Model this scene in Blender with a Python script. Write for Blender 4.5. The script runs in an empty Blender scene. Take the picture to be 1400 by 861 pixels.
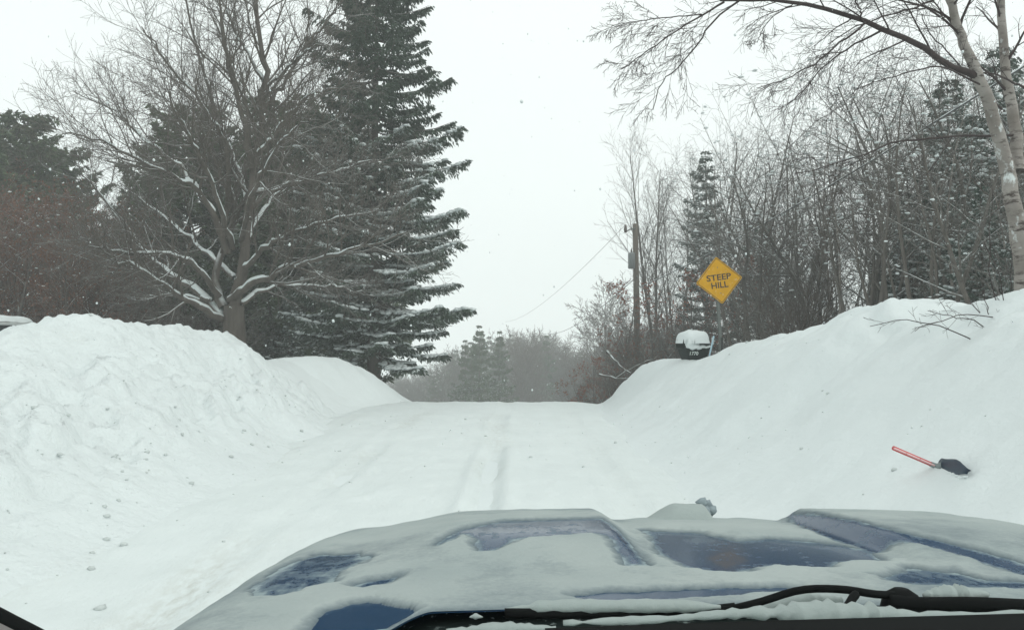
import bpy, math
import numpy as np
from mathutils import Matrix, Vector, Euler

# ------------------------------------------------------------------ camera, sky, sun, exposure
S = bpy.context.scene
COL = S.collection
RAD = math.radians
CAM_H = 1.7
F = 1150.0                                             # focal length in units of a 1400 wide frame
PITCH, YAW = math.atan(29.5 / F), math.atan(15 / F)
cd = bpy.data.cameras.new("camera")
cam = bpy.data.objects.new("camera", cd)
COL.objects.link(cam)
cam.location = (0, 0, CAM_H)
cam.rotation_euler = (math.pi / 2 + PITCH, 0, YAW)
cd.sensor_fit = 'HORIZONTAL'
cd.sensor_width = 36.0
cd.lens = 36.0 * F / 1400
cd.clip_start = 0.05
cd.clip_end = 3000
S.camera = cam

SUN_EL, SUN_AZ = RAD(38), RAD(115)
w = bpy.data.worlds.new("World")
S.world = w
w.use_nodes = True
wn, wl = w.node_tree.nodes, w.node_tree.links
bg = wn['Background']
sky = wn.new('ShaderNodeTexSky')
sky.sky_type = 'NISHITA'
sky.sun_disc = False
sky.sun_elevation = SUN_EL
sky.sun_rotation = SUN_AZ
sky.air_density = 1.0
sky.dust_density = 4.0
wt = wn.new('ShaderNodeTexCoord')
wno = wn.new('ShaderNodeTexNoise')
wno.inputs['Scale'].default_value = 1.6
wno.inputs['Detail'].default_value = 4
wl.new(wt.outputs['Generated'], wno.inputs['Vector'])
wr = wn.new('ShaderNodeValToRGB')                     # the snow cloud deck: almost even white
wr.color_ramp.elements[0].position = 0.3
wr.color_ramp.elements[0].color = (10.6, 11.0, 11.0, 1)
wr.color_ramp.elements[1].position = 0.75
wr.color_ramp.elements[1].color = (11.3, 11.5, 11.4, 1)
wl.new(wno.outputs['Fac'], wr.inputs['Fac'])
wm = wn.new('ShaderNodeMix')
wm.data_type = 'RGBA'
wm.inputs['Factor'].default_value = 0.96
wl.new(sky.outputs['Color'], wm.inputs['A'])
wl.new(wr.outputs['Color'], wm.inputs['B'])
wl.new(wm.outputs['Result'], bg.inputs['Color'])
bg.inputs['Strength'].default_value = 0.1

sd = bpy.data.lights.new("sun", 'SUN')
sd.energy = 1.0
sd.angle = RAD(35)
sd.color = (1.0, 0.98, 0.95)
sun = bpy.data.objects.new("sun", sd)
COL.objects.link(sun)
sun.location = (0, 0, 60)
sun.rotation_euler = (math.pi / 2 - SUN_EL, 0, math.pi - SUN_AZ)

S.view_settings.view_transform = 'Standard'
S.view_settings.look = 'None'
S.view_settings.gamma = 1.0
S.view_settings.exposure = 0.0
S.view_settings.use_curve_mapping = False
cy = S.cycles
cy.max_bounces = 12
cy.diffuse_bounces = 4
cy.glossy_bounces = 3
cy.transparent_max_bounces = 16
cy.volume_bounces = 6
cy.use_denoising = True
try:
    cy.denoiser = 'OPENIMAGEDENOISE'
except Exception:
    pass

HAZE_DENSITY = 0.0029

# ------------------------------------------------------------------ helpers
CAMROT = np.array(Euler((math.pi / 2 + PITCH, 0, YAW)).to_matrix())


def P(px, py, d):
    """A point of the place: on the sight line through a spot of the photograph, d metres down the road."""
    v = CAMROT @ np.array([(px - 700) / F, (430.5 - py) / F, -1.0])
    return np.array([0, 0, CAM_H]) + v * (d / v[1])


def ss(t):
    t = np.clip(t, 0, 1)
    return t * t * (3 - 2 * t)


def _hash(ix, iy, seed):
    n = (ix.astype(np.int64) * 374761393 + iy.astype(np.int64) * 668265263 + seed * 1274126177) & 0x7fffffff
    n = ((n ^ (n >> 13)) * 1274126177) & 0x7fffffff
    n = n ^ (n >> 16)
    return (n & 0xffff) / 65535.0


def vnoise(x, y, seed=0):
    x, y = np.asarray(x, float), np.asarray(y, float)
    ix, iy = np.floor(x).astype(int), np.floor(y).astype(int)
    fx, fy = x - ix, y - iy
    fx = fx * fx * fx * (fx * (fx * 6 - 15) + 10)
    fy = fy * fy * fy * (fy * (fy * 6 - 15) + 10)
    a, b = _hash(ix, iy, seed), _hash(ix + 1, iy, seed)
    c, d = _hash(ix, iy + 1, seed), _hash(ix + 1, iy + 1, seed)
    return (a + (b - a) * fx) * (1 - fy) + (c + (d - c) * fx) * fy - 0.5


def fbm(x, y, seed=0, octs=4, gain=0.5):
    s, a, f = 0, 1.0, 1.0
    for o in range(octs):
        c, q = math.cos(o * 1.1), math.sin(o * 1.1)
        s = s + a * vnoise((x * c - y * q) * f + o * 17.3, (x * q + y * c) * f - o * 9.1, seed + o * 7)
        a *= gain
        f *= 2.03
    return s


def tag(o, label=None, cat=None, group=None, kind=None):
    if label:
        o['label'] = label
    if cat:
        o['category'] = cat
    if group:
        o['group'] = group
    if kind:
        o['kind'] = kind
    return o


def empty(name, loc=(0, 0, 0), rz=0.0):
    o = bpy.data.objects.new(name, None)
    o.empty_display_size = 0.2
    COL.objects.link(o)
    o.location = Vector([float(c) for c in loc])
    o.rotation_euler = (0, 0, rz)
    return o


def mesh(name, verts, faces, mat, smooth=True, attrs=None):
    me = bpy.data.meshes.new(name)
    verts = np.asarray(verts, dtype=np.float32)
    if isinstance(faces, np.ndarray):
        me.from_pydata(verts, [], faces)
    else:
        me.from_pydata([tuple(v) for v in verts.tolist()], [], [tuple(int(i) for i in f) for f in faces])
    if attrs:
        for k, v in attrs.items():
            a = me.attributes.new(k, 'FLOAT', 'POINT')
            a.data.foreach_set('value', np.asarray(v, dtype=np.float32))
    if smooth:
        me.polygons.foreach_set('use_smooth', np.ones(len(me.polygons), dtype=bool))
    for m in (mat if isinstance(mat, (list, tuple)) else [mat]):
        me.materials.append(m)
    me.update()
    return me


def obj(name, me, parent=None):
    o = bpy.data.objects.new(name, me)
    COL.objects.link(o)
    if parent is not None:
        o.parent = parent
    return o


def grid(xs, ys, zf):
    X, Y = np.meshgrid(xs, ys)
    Z = zf(X, Y)
    V = np.stack([X, Y, Z], -1).reshape(-1, 3)
    nx, ny = len(xs), len(ys)
    i = (np.arange(ny - 1)[:, None] * nx + np.arange(nx - 1)[None, :]).reshape(-1)
    return V, np.stack([i, i + 1, i + nx + 1, i + nx], -1)


class Geo:
    """Collects shapes for ONE mesh."""
    def __init__(self):
        self.v, self.f, self.n = [], [], 0

    def add(self, v, f):
        v = np.asarray(v, float)
        self.v.append(v)
        self.f += [tuple(int(i) + self.n for i in q) for q in f]
        self.n += len(v)

    def box(self, c, s, bev=0.0, rot=None):
        c, h = np.array(c, float), np.array(s, float) / 2
        if bev <= 0:
            v = np.array([[x, y, z] for x in (-1, 1) for y in (-1, 1) for z in (-1, 1)]) * h
            f = [(0, 1, 3, 2), (4, 6, 7, 5), (0, 4, 5, 1), (2, 3, 7, 6), (0, 2, 6, 4), (1, 5, 7, 3)]
        else:
            b = bev
            v, ix = [], {}
            for sx in (-1, 1):
                for sy in (-1, 1):
                    for sz in (-1, 1):
                        for ax in range(3):
                            p = [sx * (h[0] - b), sy * (h[1] - b), sz * (h[2] - b)]
                            p[ax] += (sx, sy, sz)[ax] * b
                            ix[(sx, sy, sz, ax)] = len(v)
                            v.append(p)
            f = []
            for ax in range(3):
                o1, o2 = [a for a in range(3) if a != ax]
                for s_ in (-1, 1):
                    q = []
                    for (a_, b_) in ((-1, -1), (1, -1), (1, 1), (-1, 1)):
                        k = [0, 0, 0]
                        k[ax], k[o1], k[o2] = s_, a_, b_
                        q.append(ix[(*k, ax)])
                    f.append(tuple(q))
            for ax in range(3):
                o1, o2 = [a for a in range(3) if a != ax]
                for a_ in (-1, 1):
                    for b_ in (-1, 1):
                        k1, k2 = [0, 0, 0], [0, 0, 0]
                        k1[ax], k1[o1], k1[o2] = -1, a_, b_
                        k2[ax], k2[o1], k2[o2] = 1, a_, b_
                        f.append((ix[(*k1, o1)], ix[(*k2, o1)], ix[(*k2, o2)], ix[(*k1, o2)]))
            for sx in (-1, 1):
                for sy in (-1, 1):
                    for sz in (-1, 1):
                        f.append(tuple(ix[(sx, sy, sz, a)] for a in range(3)))
            v = np.array(v)
        if rot is not None:
            v = v @ np.asarray(rot).T
        self.add(v + c, f)

    def tube(self, pts, rad, n=8, cap=True, flat=1.0):
        pts = np.asarray(pts, float)
        rad = np.broadcast_to(np.asarray(rad, float), (len(pts),))
        T = np.gradient(pts, axis=0)
        T /= np.linalg.norm(T, axis=1)[:, None] + 1e-9
        m = np.abs(T.mean(0))
        ref = np.array([1.0, 0, 0]) if m[2] > 0.8 else np.array([0, 0, 1.0])
        U = np.cross(T, ref)
        U /= np.linalg.norm(U, axis=1)[:, None] + 1e-9
        W = np.cross(U, T)
        a = np.arange(n) / n * 2 * math.pi
        V = pts[:, None] + rad[:, None, None] * (np.cos(a)[None, :, None] * U[:, None] + flat * np.sin(a)[None, :, None] * W[:, None])
        f = []
        for i in range(len(pts) - 1):
            for k in range(n):
                f.append((i * n + k, i * n + (k + 1) % n, (i + 1) * n + (k + 1) % n, (i + 1) * n + k))
        if cap:
            f.append(tuple(range(n - 1, -1, -1)))
            f.append(tuple((len(pts) - 1) * n + k for k in range(n)))
        self.add(V.reshape(-1, 3), f)

    def prism(self, outline, y0, y1):
        """outline in x,z; extruded along y"""
        n = len(outline)
        v = [(x, y0, z) for x, z in outline] + [(x, y1, z) for x, z in outline]
        f = [tuple(range(n - 1, -1, -1)), tuple(range(n, 2 * n))]
        f += [(k, (k + 1) % n, n + (k + 1) % n, n + k) for k in range(n)]
        self.add(v, f)

    def build(self, name, mat, parent=None, smooth=False):
        me = mesh(name, np.concatenate(self.v), self.f, mat, smooth)
        bmfix(me)
        return obj(name, me, parent)


def bmfix(me):
    import bmesh
    b = bmesh.new()
    b.from_mesh(me)
    bmesh.ops.recalc_face_normals(b, faces=b.faces)
    b.to_mesh(me)
    b.free()


class Tubes:
    """Very many tapering tubes in one mesh, fast."""
    def __init__(self):
        self.d = {}

    def add(self, pts, rad, snow=0.0, sides=4):
        self.d.setdefault((len(pts), sides), []).append((np.asarray(pts), np.asarray(rad), snow))

    def arrays(self):
        VV, FF, SS, base = [], [], [], 0
        for (n, k), lst in self.d.items():
            p = np.stack([q[0] for q in lst])
            r = np.stack([q[1] for q in lst])
            sn = np.array([q[2] for q in lst], float)
            B = len(lst)
            T = np.gradient(p, axis=1)
            T /= np.linalg.norm(T, axis=2, keepdims=True) + 1e-9
            m = np.abs(T.mean(1)[:, 2]) > 0.75
            ref = np.where(m[:, None], np.array([1.0, 0.2, 0]), np.array([0, 0, 1.0]))[:, None, :]
            U = np.cross(T, np.broadcast_to(ref, T.shape))
            U /= np.linalg.norm(U, axis=2, keepdims=True) + 1e-9
            W = np.cross(U, T)
            a = np.arange(k) / k * 2 * math.pi
            V = p[:, :, None] + r[:, :, None, None] * (np.cos(a)[:, None] * U[:, :, None] + np.sin(a)[:, None] * W[:, :, None])
            idx = np.arange(B * n * k).reshape(B, n, k) + base
            f = np.stack([idx[:, :-1], np.roll(idx, -1, 2)[:, :-1], np.roll(idx, -1, 2)[:, 1:], idx[:, 1:]], -1).reshape(-1, 4)
            VV.append(V.reshape(-1, 3))
            FF.append(f)
            SS.append(np.repeat(sn, n * k))
            base += B * n * k
        if not VV:
            return np.zeros((0, 3)), np.zeros((0, 4), int), np.zeros(0)
        return np.concatenate(VV), np.concatenate(FF), np.concatenate(SS)

    def mesh(self, name, mat):
        v, f, s = self.arrays()
        return mesh(name, v, f, mat, True, {'snow': s})


def smooth_path(pts, n):
    """Catmull-Rom through the points, n samples"""
    p = np.asarray(pts, float)
    q = np.vstack([2 * p[0] - p[1], p, 2 * p[-1] - p[-2]])
    t = np.linspace(0, len(p) - 1 - 1e-6, n)
    i = t.astype(int)
    u = (t - i)[:, None]
    a, b, c, d = q[i], q[i + 1], q[i + 2], q[i + 3]
    return 0.5 * ((2 * b) + (c - a) * u + (2 * a - 5 * b + 4 * c - d) * u ** 2 + (3 * b - a - 3 * c + d) * u ** 3)


# ------------------------------------------------------------------ materials
class N:
    def __init__(self, name):
        self.m = bpy.data.materials.new(name)
        self.m.use_nodes = True
        self.t = self.m.node_tree
        self.b = self.t.nodes['Principled BSDF']

    def new(self, kind, **kw):
        n = self.t.nodes.new(kind)
        for k, v in kw.items():
            if hasattr(n, k):
                setattr(n, k, v)
            else:
                n.inputs[k].default_value = v
        return n

    def link(self, a, b):
        self.t.links.new(a, b)

    def noise(self, scale, detail=4.0, rough=0.55, coord='Object', stretch=None):
        tc = self.new('ShaderNodeTexCoord')
        src = tc.outputs[coord]
        if stretch:
            mp = self.new('ShaderNodeMapping')
            mp.inputs['Scale'].default_value = stretch
            self.link(src, mp.inputs['Vector'])
            src = mp.outputs['Vector']
        n = self.new('ShaderNodeTexNoise')
        n.inputs['Scale'].default_value = scale
        n.inputs['Detail'].default_value = detail
        n.inputs['Roughness'].default_value = rough
        self.link(src, n.inputs['Vector'])
        return n.outputs['Fac']

    def ramp(self, fac, stops):
        r = self.new('ShaderNodeValToRGB')
        e = r.color_ramp.elements
        while len(e) < len(stops):
            e.new(0.5)
        for q, (p, c) in zip(e, stops):
            q.position = p
            q.color = (*c, 1) if len(c) == 3 else c
        self.link(fac, r.inputs['Fac'])
        return r.outputs['Color']

    def math(self, op, a, b=None, clamp=False):
        n = self.new('ShaderNodeMath', operation=op, use_clamp=clamp)
        for i, q in enumerate((a, b)):
            if q is None:
                continue
            if isinstance(q, (int, float)):
                n.inputs[i].default_value = q
            else:
                self.link(q, n.inputs[i])
        return n.outputs[0]

    def mix(self, fac, a, b):
        n = self.new('ShaderNodeMix', data_type='RGBA')
        for key, q in (('Factor', fac), ('A', a), ('B', b)):
            if isinstance(q, (int, float)):
                n.inputs[key].default_value = q
            elif isinstance(q, tuple):
                n.inputs[key].default_value = (*q, 1)
            else:
                self.link(q, n.inputs[key])
        return n.outputs['Result']

    def maprange(self, v, a, b, c=0.0, d=1.0):
        n = self.new('ShaderNodeMapRange')
        for i, q in enumerate((a, b, c, d)):
            n.inputs[i + 1].default_value = q
        self.link(v, n.inputs[0])
        return n.outputs[0]

    def bump(self, h, strength, dist, prev=None):
        n = self.new('ShaderNodeBump')
        n.inputs['Strength'].default_value = strength
        n.inputs['Distance'].default_value = dist
        self.link(h, n.inputs['Height'])
        if prev is not None:
            self.link(prev, n.inputs['Normal'])
        return n.outputs['Normal']

    def attr(self, name):
        n = self.new('ShaderNodeAttribute', attribute_name=name)
        return n.outputs['Fac']

    def set(self, **kw):
        for k, v in kw.items():
            key = {'color': 'Base Color', 'rough': 'Roughness', 'metal': 'Metallic', 'normal': 'Normal', 'spec': 'Specular IOR Level', 'coat': 'Coat Weight', 'coatr': 'Coat Roughness'}[k]
            i = self.b.inputs[key]
            if isinstance(v, (int, float)):
                i.default_value = v
            elif isinstance(v, tuple):
                i.default_value = (*v, 1)
            else:
                self.link(v, i)
        return self.m

    def upness(self):
        g = self.new('ShaderNodeNewGeometry')
        s = self.new('ShaderNodeSeparateXYZ')
        self.link(g.outputs['Normal'], s.inputs[0])
        return s.outputs['Z']


SNOWC = (0.70, 0.745, 0.745)


def snow_material(name, c=SNOWC, dirt=0.0, coarse=0.6, bumpk=1.0, dirtcol=(0.50, 0.49, 0.43)):
    k = N(name)
    n1 = k.noise(0.9, 5, 0.6)
    col = k.mix(k.maprange(n1, 0.35, 0.7), tuple(x * 0.965 for x in c), c)
    if dirt:
        n3 = k.noise(1.3, 6, 0.7)
        n4 = k.noise(24, 3, 0.6)
        f = k.math('MULTIPLY', k.maprange(n3, 0.55, 0.75), k.maprange(n4, 0.45, 0.7))
        col = k.mix(k.math('MULTIPLY', f, dirt), col, dirtcol)
    a = k.bump(k.noise(9, 5, 0.6), 0.5 * bumpk, 0.05 * coarse)
    b = k.bump(k.noise(70, 4, 0.6), 0.35 * bumpk, 0.012, a)
    return k.set(color=col, rough=0.75, spec=0.25, normal=b)


M_ground = snow_material('snow_field', dirt=0.15, bumpk=0.8)
M_bank = snow_material('bank_snow', dirt=0.35, coarse=1.6, bumpk=1.3)
M_bank_smooth = snow_material('drift_snow', dirt=0.12, coarse=0.8, bumpk=0.7)
M_snow = snow_material('fresh_snow', bumpk=0.6)


def road_material():
    k = N('packed_snow_road')
    n1 = k.noise(1.1, 5, 0.6)
    c = k.mix(k.maprange(n1, 0.35, 0.7), (0.655, 0.70, 0.695), (0.70, 0.745, 0.74))
    n3 = k.noise(16, 5, 0.7, stretch=(1.0, 0.35, 1.0))
    f = k.math('MULTIPLY', k.attr('dirt'), k.maprange(n3, 0.40, 0.68))
    c = k.mix(k.math('MULTIPLY', f, 0.62, True), c, (0.42, 0.42, 0.37))
    # loose crumbs of grit
    n4 = k.noise(11, 2, 0.5)
    c = k.mix(k.math('MULTIPLY', k.maprange(n4, 0.73, 0.77), 0.55), c, (0.40, 0.42, 0.40))
    a = k.bump(k.noise(7, 5, 0.65, stretch=(1.0, 0.4, 1.0)), 0.5, 0.04)
    b = k.bump(k.noise(55, 4, 0.6), 0.45, 0.014, a)
    return k.set(color=c, rough=0.7, spec=0.3, normal=b)


M_road = road_material()


def bark_material(name, c0, c1, scale=6.0, stretch=(1, 1, 0.15), snow=1.0, lo=0.30, hi=0.62, snowcol=SNOWC):
    k = N(name)
    n = k.noise(scale, 5, 0.65, stretch=stretch)
    col = k.mix(k.maprange(n, 0.3, 0.7), c0, c1)
    up = k.maprange(k.upness(), lo, hi)
    nz = k.maprange(k.noise(2.5, 3, 0.6), 0.32, 0.55)
    f = k.math('MULTIPLY', k.math('MULTIPLY', up, nz), k.attr('snow'))
    col = k.mix(k.math('MULTIPLY', f, snow, True), col, snowcol)
    nb = k.bump(n, 0.6, 0.02)
    return k.set(color=col, rough=0.9, spec=0.15, normal=nb)


M_maple = bark_material('maple_bark', (0.07, 0.060, 0.052), (0.14, 0.122, 0.105), snow=1.0)
M_bark = bark_material('grey_bark', (0.075, 0.068, 0.060), (0.15, 0.137, 0.122), snow=0.9)
M_bark_far = bark_material('pale_bark', (0.085, 0.075, 0.066), (0.15, 0.135, 0.12), snow=0.6)
M_twig = bark_material('red_brown_twigs', (0.06, 0.046, 0.038), (0.115, 0.088, 0.072), snow=0.9)
M_conifer_bark = bark_material('conifer_bark', (0.06, 0.05, 0.043), (0.13, 0.11, 0.095), snow=0.9)


def birch_material():
    k = N('birch_bark')
    n = k.noise(5, 6, 0.75, stretch=(0.8, 0.8, 3.0))
    n2 = k.noise(2.2, 4, 0.6)
    f = k.math('MULTIPLY', k.maprange(n, 0.52, 0.60), k.maprange(n2, 0.32, 0.55))
    col = k.mix(f, k.mix(k.maprange(n2, 0.3, 0.7), (0.15, 0.128, 0.112), (0.34, 0.315, 0.29)), (0.06, 0.045, 0.04))
    up = k.maprange(k.upness(), 0.35, 0.7)
    g = k.math('MULTIPLY', up, k.attr('snow'))
    col = k.mix(k.math('MULTIPLY', g, 0.9, True), col, SNOWC)
    pl = k.maprange(k.noise(3.0, 5, 0.7, stretch=(1, 1, 0.6)), 0.60, 0.66)
    col = k.mix(k.math('MULTIPLY', pl, 0.8), col, SNOWC)
    return k.set(color=col, rough=0.8, spec=0.2, normal=k.bump(n, 0.4, 0.01))


M_birch = birch_material()
M_birch_twig = bark_material('birch_twigs', (0.035, 0.026, 0.026), (0.07, 0.055, 0.052), snow=0.35)


def needle_material(name, c0, c1, snow=0.5, brown=None):
    k = N(name)
    n = k.noise(1.6, 4, 0.6)
    n2 = k.noise(14, 3, 0.6)
    col = k.mix(k.maprange(n2, 0.3, 0.7), c0, c1)
    if brown:
        col = k.mix(k.math('MULTIPLY', k.maprange(n, 0.48, 0.62), 0.7), col, brown)
    g = k.new('ShaderNodeNewGeometry')
    s = k.new('ShaderNodeSeparateXYZ')
    k.link(g.outputs['True Normal'], s.inputs[0])
    up = k.maprange(k.math('ABSOLUTE', s.outputs['Z']), 0.42, 0.8)
    nz = k.maprange(k.noise(2.3, 4, 0.6), 0.43, 0.57)
    f = k.math('MULTIPLY', k.math('MULTIPLY', up, nz), k.attr('snow'))
    col = k.mix(k.math('MULTIPLY', f, snow, True), col, SNOWC)
    return k.set(color=col, rough=0.75, spec=0.15)


M_spruce = needle_material('spruce_needles', (0.030, 0.050, 0.034), (0.065, 0.092, 0.062), 0.9)
M_pine = needle_material('pine_needles', (0.036, 0.062, 0.027), (0.088, 0.122, 0.056), 0.45, brown=(0.07, 0.06, 0.040))
M_hemlock = needle_material('hemlock_needles', (0.036, 0.060, 0.046), (0.080, 0.112, 0.086), 0.9)


def leaf_material(name, c0, c1):
    k = N(name)
    n = k.noise(9, 3, 0.6)
    return k.set(color=k.mix(k.maprange(n, 0.3, 0.7), c0, c1), rough=0.8, spec=0.15)


M_leaf = leaf_material('dead_beech_leaves', (0.12, 0.052, 0.034), (0.22, 0.105, 0.066))
M_oakleaf = leaf_material('dead_oak_leaves', (0.16, 0.052, 0.034), (0.28, 0.11, 0.065))
M_twig_red = bark_material('rusty_twigs', (0.075, 0.046, 0.036), (0.14, 0.088, 0.068), snow=0.9)


def plain(name, c, rough=0.5, metal=0.0, var=0.12, scale=12, bump=0.0, spec=0.5, coat=0.0):
    k = N(name)
    n = k.noise(scale, 4, 0.6)
    col = k.mix(n, tuple(x * (1 - var) for x in c), tuple(min(1, x * (1 + var)) for x in c))
    kw = dict(color=col, rough=rough, metal=metal, spec=spec, coat=coat)
    if bump:
        kw['normal'] = k.bump(n, bump, 0.004)
    return k.set(**kw)


# ------------------------------------------------------------------ terrain
def zr(y):
    """the road runs level, then tips over the crest into the steep hill"""
    y = np.asarray(y, float)
    y0, k = 20.3, 0.012
    y1 = y0 + 0.16 / (2 * k)
    q = np.where(y < y0, 0, -k * (np.minimum(y, y1) - y0) ** 2)
    lin = np.where(y > y1, -0.16 * (np.minimum(y, 115) - y1), 0)
    z = q + lin
    end = -k * (y1 - y0) ** 2 - 0.16 * (115 - y1)
    return np.where(y > 115, end - 3.2 * (1 - np.exp(-(y - 115) / 20.0)), z)


def G(x, y):
    x, y = np.asarray(x, float), np.asarray(y, float)
    pr = np.interp(y, [-20, 0, 9, 14, 19, 23, 30, 60], [1.9, 1.9, 1.9, 1.65, 1.25, 1.0, 1.1, 1.2])
    side = pr * ss((x - 4.2) / 2.5) + 0.035 * np.clip(x - 7, 0, 40)
    side = side + 0.5 * ss((-x - 6) / 4) + 0.02 * np.clip(-x - 10, 0, 40)
    rough = fbm(x * 0.35, y * 0.35, 3, 3) * 0.16 * ss((np.abs(x + 1) - 4.5) / 2)
    far = fbm(x * 0.02, y * 0.02, 5, 3) * 6 * ss((y - 90) / 120)
    return zr(y) + side + rough + far - 0.05


def crest(pts):
    a = []
    for px, py, d in pts:
        p = P(px, py, d)
        a.append(p)
    a = np.array(sorted([tuple(q) for q in a], key=lambda q: q[1]))
    return a


C1 = crest([(0, 458, 11.3), (40, 447, 11.9), (75, 436, 12.4), (112, 430, 13.0), (150, 433, 13.6), (172, 441, 14.1), (188, 447, 14.4), (200, 443, 14.7), (216, 448, 15.0),
            (250, 446, 15.8), (290, 450, 16.9), (315, 459, 17.6), (335, 474, 18.1), (350, 492, 18.5), (356, 530, 18.9), (360, 640, 19.4)])
C1 = np.vstack([[[-7.2, -8, 1.5], [-7.1, 2, 1.6], [-7.05, 8, 1.65]], C1])
C2 = crest([(300, 560, 17.2), (330, 512, 18.3), (355, 490, 19.4), (385, 487, 20.3), (430, 483, 21.0), (465, 488, 21.8), (490, 500, 22.4), (510, 512, 22.9), (535, 529, 23.5), (557, 548, 24.2), (580, 570, 25.2)])
C3 = crest([(1400, 398, 9.0), (1350, 403, 9.8), (1325, 410, 10.2), (1300, 420, 10.5), (1285, 424, 10.7), (1265, 420, 10.95), (1240, 412, 11.2), (1215, 409, 11.5), (1185, 414, 12.0), (1160, 422, 12.5), (1145, 436, 12.9),
            (1100, 448, 14.0), (1050, 460, 15.5), (1000, 473, 17.0), (950, 488, 18.2), (925, 492, 18.9), (905, 490, 19.6), (880, 496, 20.5), (865, 508, 21.2), (850, 526, 22.0), (835, 546, 23.0), (815, 575, 24.5)])
C3 = np.vstack([[[5.7, -8, 2.2], [5.6, 2, 2.2], [5.5, 6, 2.2]], C3])


def bank(C, toe, x, y, outer_drop, outer_len, pw=1.0, end=None):
    xc = np.interp(y, C[:, 1], C[:, 0])
    zc = np.interp(y, C[:, 1], C[:, 2])
    xt = np.interp(y, toe[0], toe[1]) + fbm(y * 0.45, y * 0 + 3.3, 51, 3) * 0.55
    s = np.sign(xt - xc)
    t = (xt - x) / (xt - xc)
    tc = np.clip(t, 0, 1) ** pw
    inner = 0.6 * ss(tc) + 0.4 * tc ** 1.6
    z0 = zr(y) - 0.05
    z = z0 + (zc - z0) * inner
    over = np.clip(-(x - xc) * s, 0, None)
    z = z - outer_drop * ss(over / outer_len) * np.clip((zc - z0), 0, 2)
    z = np.where(t < 0, z0 + t * 0.06, z)
    return z


T1 = ([-8, 0, 10, 18, 20], [-2.9, -2.9, -3.0, -3.6, -3.9])
T2 = ([16, 18, 21, 24, 26], [-4.6, -4.3, -3.5, -2.8, -2.6])
T3 = ([-8, 0, 8, 14, 20, 23, 26], [1.1, 1.1, 1.2, 1.5, 1.75, 1.95, 2.1])


def B1(x, y):
    z = bank(C1, T1, x, y, 0.8, 2.4, 0.85)
    e = ss((-x - 3.2) / 1.8)
    xc = np.interp(y, C1[:, 1], C1[:, 0])
    fb = ss((x - xc - 0.35) / 0.9)
    x_ = x
    x = x * 1.9 + y * 0.35
    lump = fbm(x * 1.3, y * 1.3, 11, 4, 0.55) * 0.15 + fb * (fbm(x * 0.8, y * 0.8, 15, 2) * 0.30 + (0.16 - np.abs(fbm(x * 1.9, y * 1.9, 25, 3))) * 0.30) + (np.abs(fbm(x * 3.1, y * 3.1, 21, 3)) - 0.2) * 0.12
    chunk = np.clip(fbm(x * 6.5, y * 6.5, 31, 2) - 0.25, 0, 1) * 0.10
    return z + e * (lump + chunk) - 0.03


def B2(x, y):
    z = bank(C2, T2, x, y, 0.8, 2.2, 0.9)
    e = ss((-x - 3.0) / 1.2)
    return z + e * (fbm(x * 1.1, y * 1.1, 13, 4) * 0.10 + np.clip(fbm(x * 6, y * 6, 33, 2) - 0.3, 0, 1) * 0.06) - 0.03


def B3(x, y):
    z = bank(C3, T3, x, y, 0.12, 3.0, 1.0)
    e = ss((x - 1.2) / 1.5)
    d = ss((x - 3.6) / 1.2) * (1 - ss((y - 14) / 4))
    return z + e * (fbm(x * 0.9, y * 0.9, 17, 4) * 0.09 + fbm(x * 3.4, y * 3.4, 19, 3) * 0.02) + d * (np.abs(fbm(x * 1.6, y * 1.6, 29, 3)) - 0.2) * 0.2 - 0.03


def top(x, y):
    z = G(x, y)
    if -8 < y < 20 and x < -2.3 and x > -12:
        z = max(z, float(B1(np.array(x), np.array(y))))
    if 16 < y < 25.5 and -10 < x < -2.5:
        z = max(z, float(B2(np.array(x), np.array(y))))
    if -8 < y < 25 and 0.6 < x < 9.5:
        z = max(z, float(B3(np.array(x), np.array(y))))
    return float(z)


def on_ground(px, py, d0=2.5, d1=40):
    for d in np.arange(d0, d1, 0.02):
        p = P(px, py, d)
        if p[2] <= top(p[0], p[1]):
            return p
    return P(px, py, d1)


def spaced(a, b, step, out, ratio=1.25):
    m = list(np.arange(a, b + 1e-6, step))
    s, lo, hi = step, [], []
    x = a
    while x > out[0]:
        s *= ratio
        x -= s
        lo.append(x)
    s, x = step, b
    while x < out[1]:
        s *= ratio
        x += s
        hi.append(x)
    return np.array(lo[::-1] + m + hi)


v, f = grid(spaced(-12, 12, 0.25, (-290, 290)), spaced(-2, 40, 0.25, (-60, 300)), G)
tag(obj('snow_ground', mesh('snow_ground', v, f, M_ground)), kind='structure')


def road_z(x, y):
    e = 0.05 + 0.0
    z = zr(y) - 0.05 + e
    wob = fbm(y * 0.25 + 0 * x, x * 0 + 2.2, 41, 2) * 0.16
    tr = 0
    for c, dp in ((-0.46, 0.050), (1.04, 0.014), (-2.28, 0.020), (-3.6, 0.010)):
        q = np.abs(x - c - wob)
        tr = tr - dp * (1 - ss((q - 0.07) / 0.10)) + dp * 0.6 * np.exp(-((q - 0.24) / 0.07) ** 2)
    z = z + tr * (1 - 0.85 * ss((y - 15) / 6)) * np.clip(0.85 + 1.5 * fbm(x * 0.5, y * 0.35, 43, 3), 0.1, 1.5)
    z = z + fbm(x * 1.0, y * 0.5, 45, 4) * 0.045 + fbm(x * 5, y * 2.5, 47, 3) * 0.016
    edge = np.maximum(ss((-x - 3.2) / 1.8), ss((x - 1.3) / 1.4))
    return z - edge * 0.12


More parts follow.
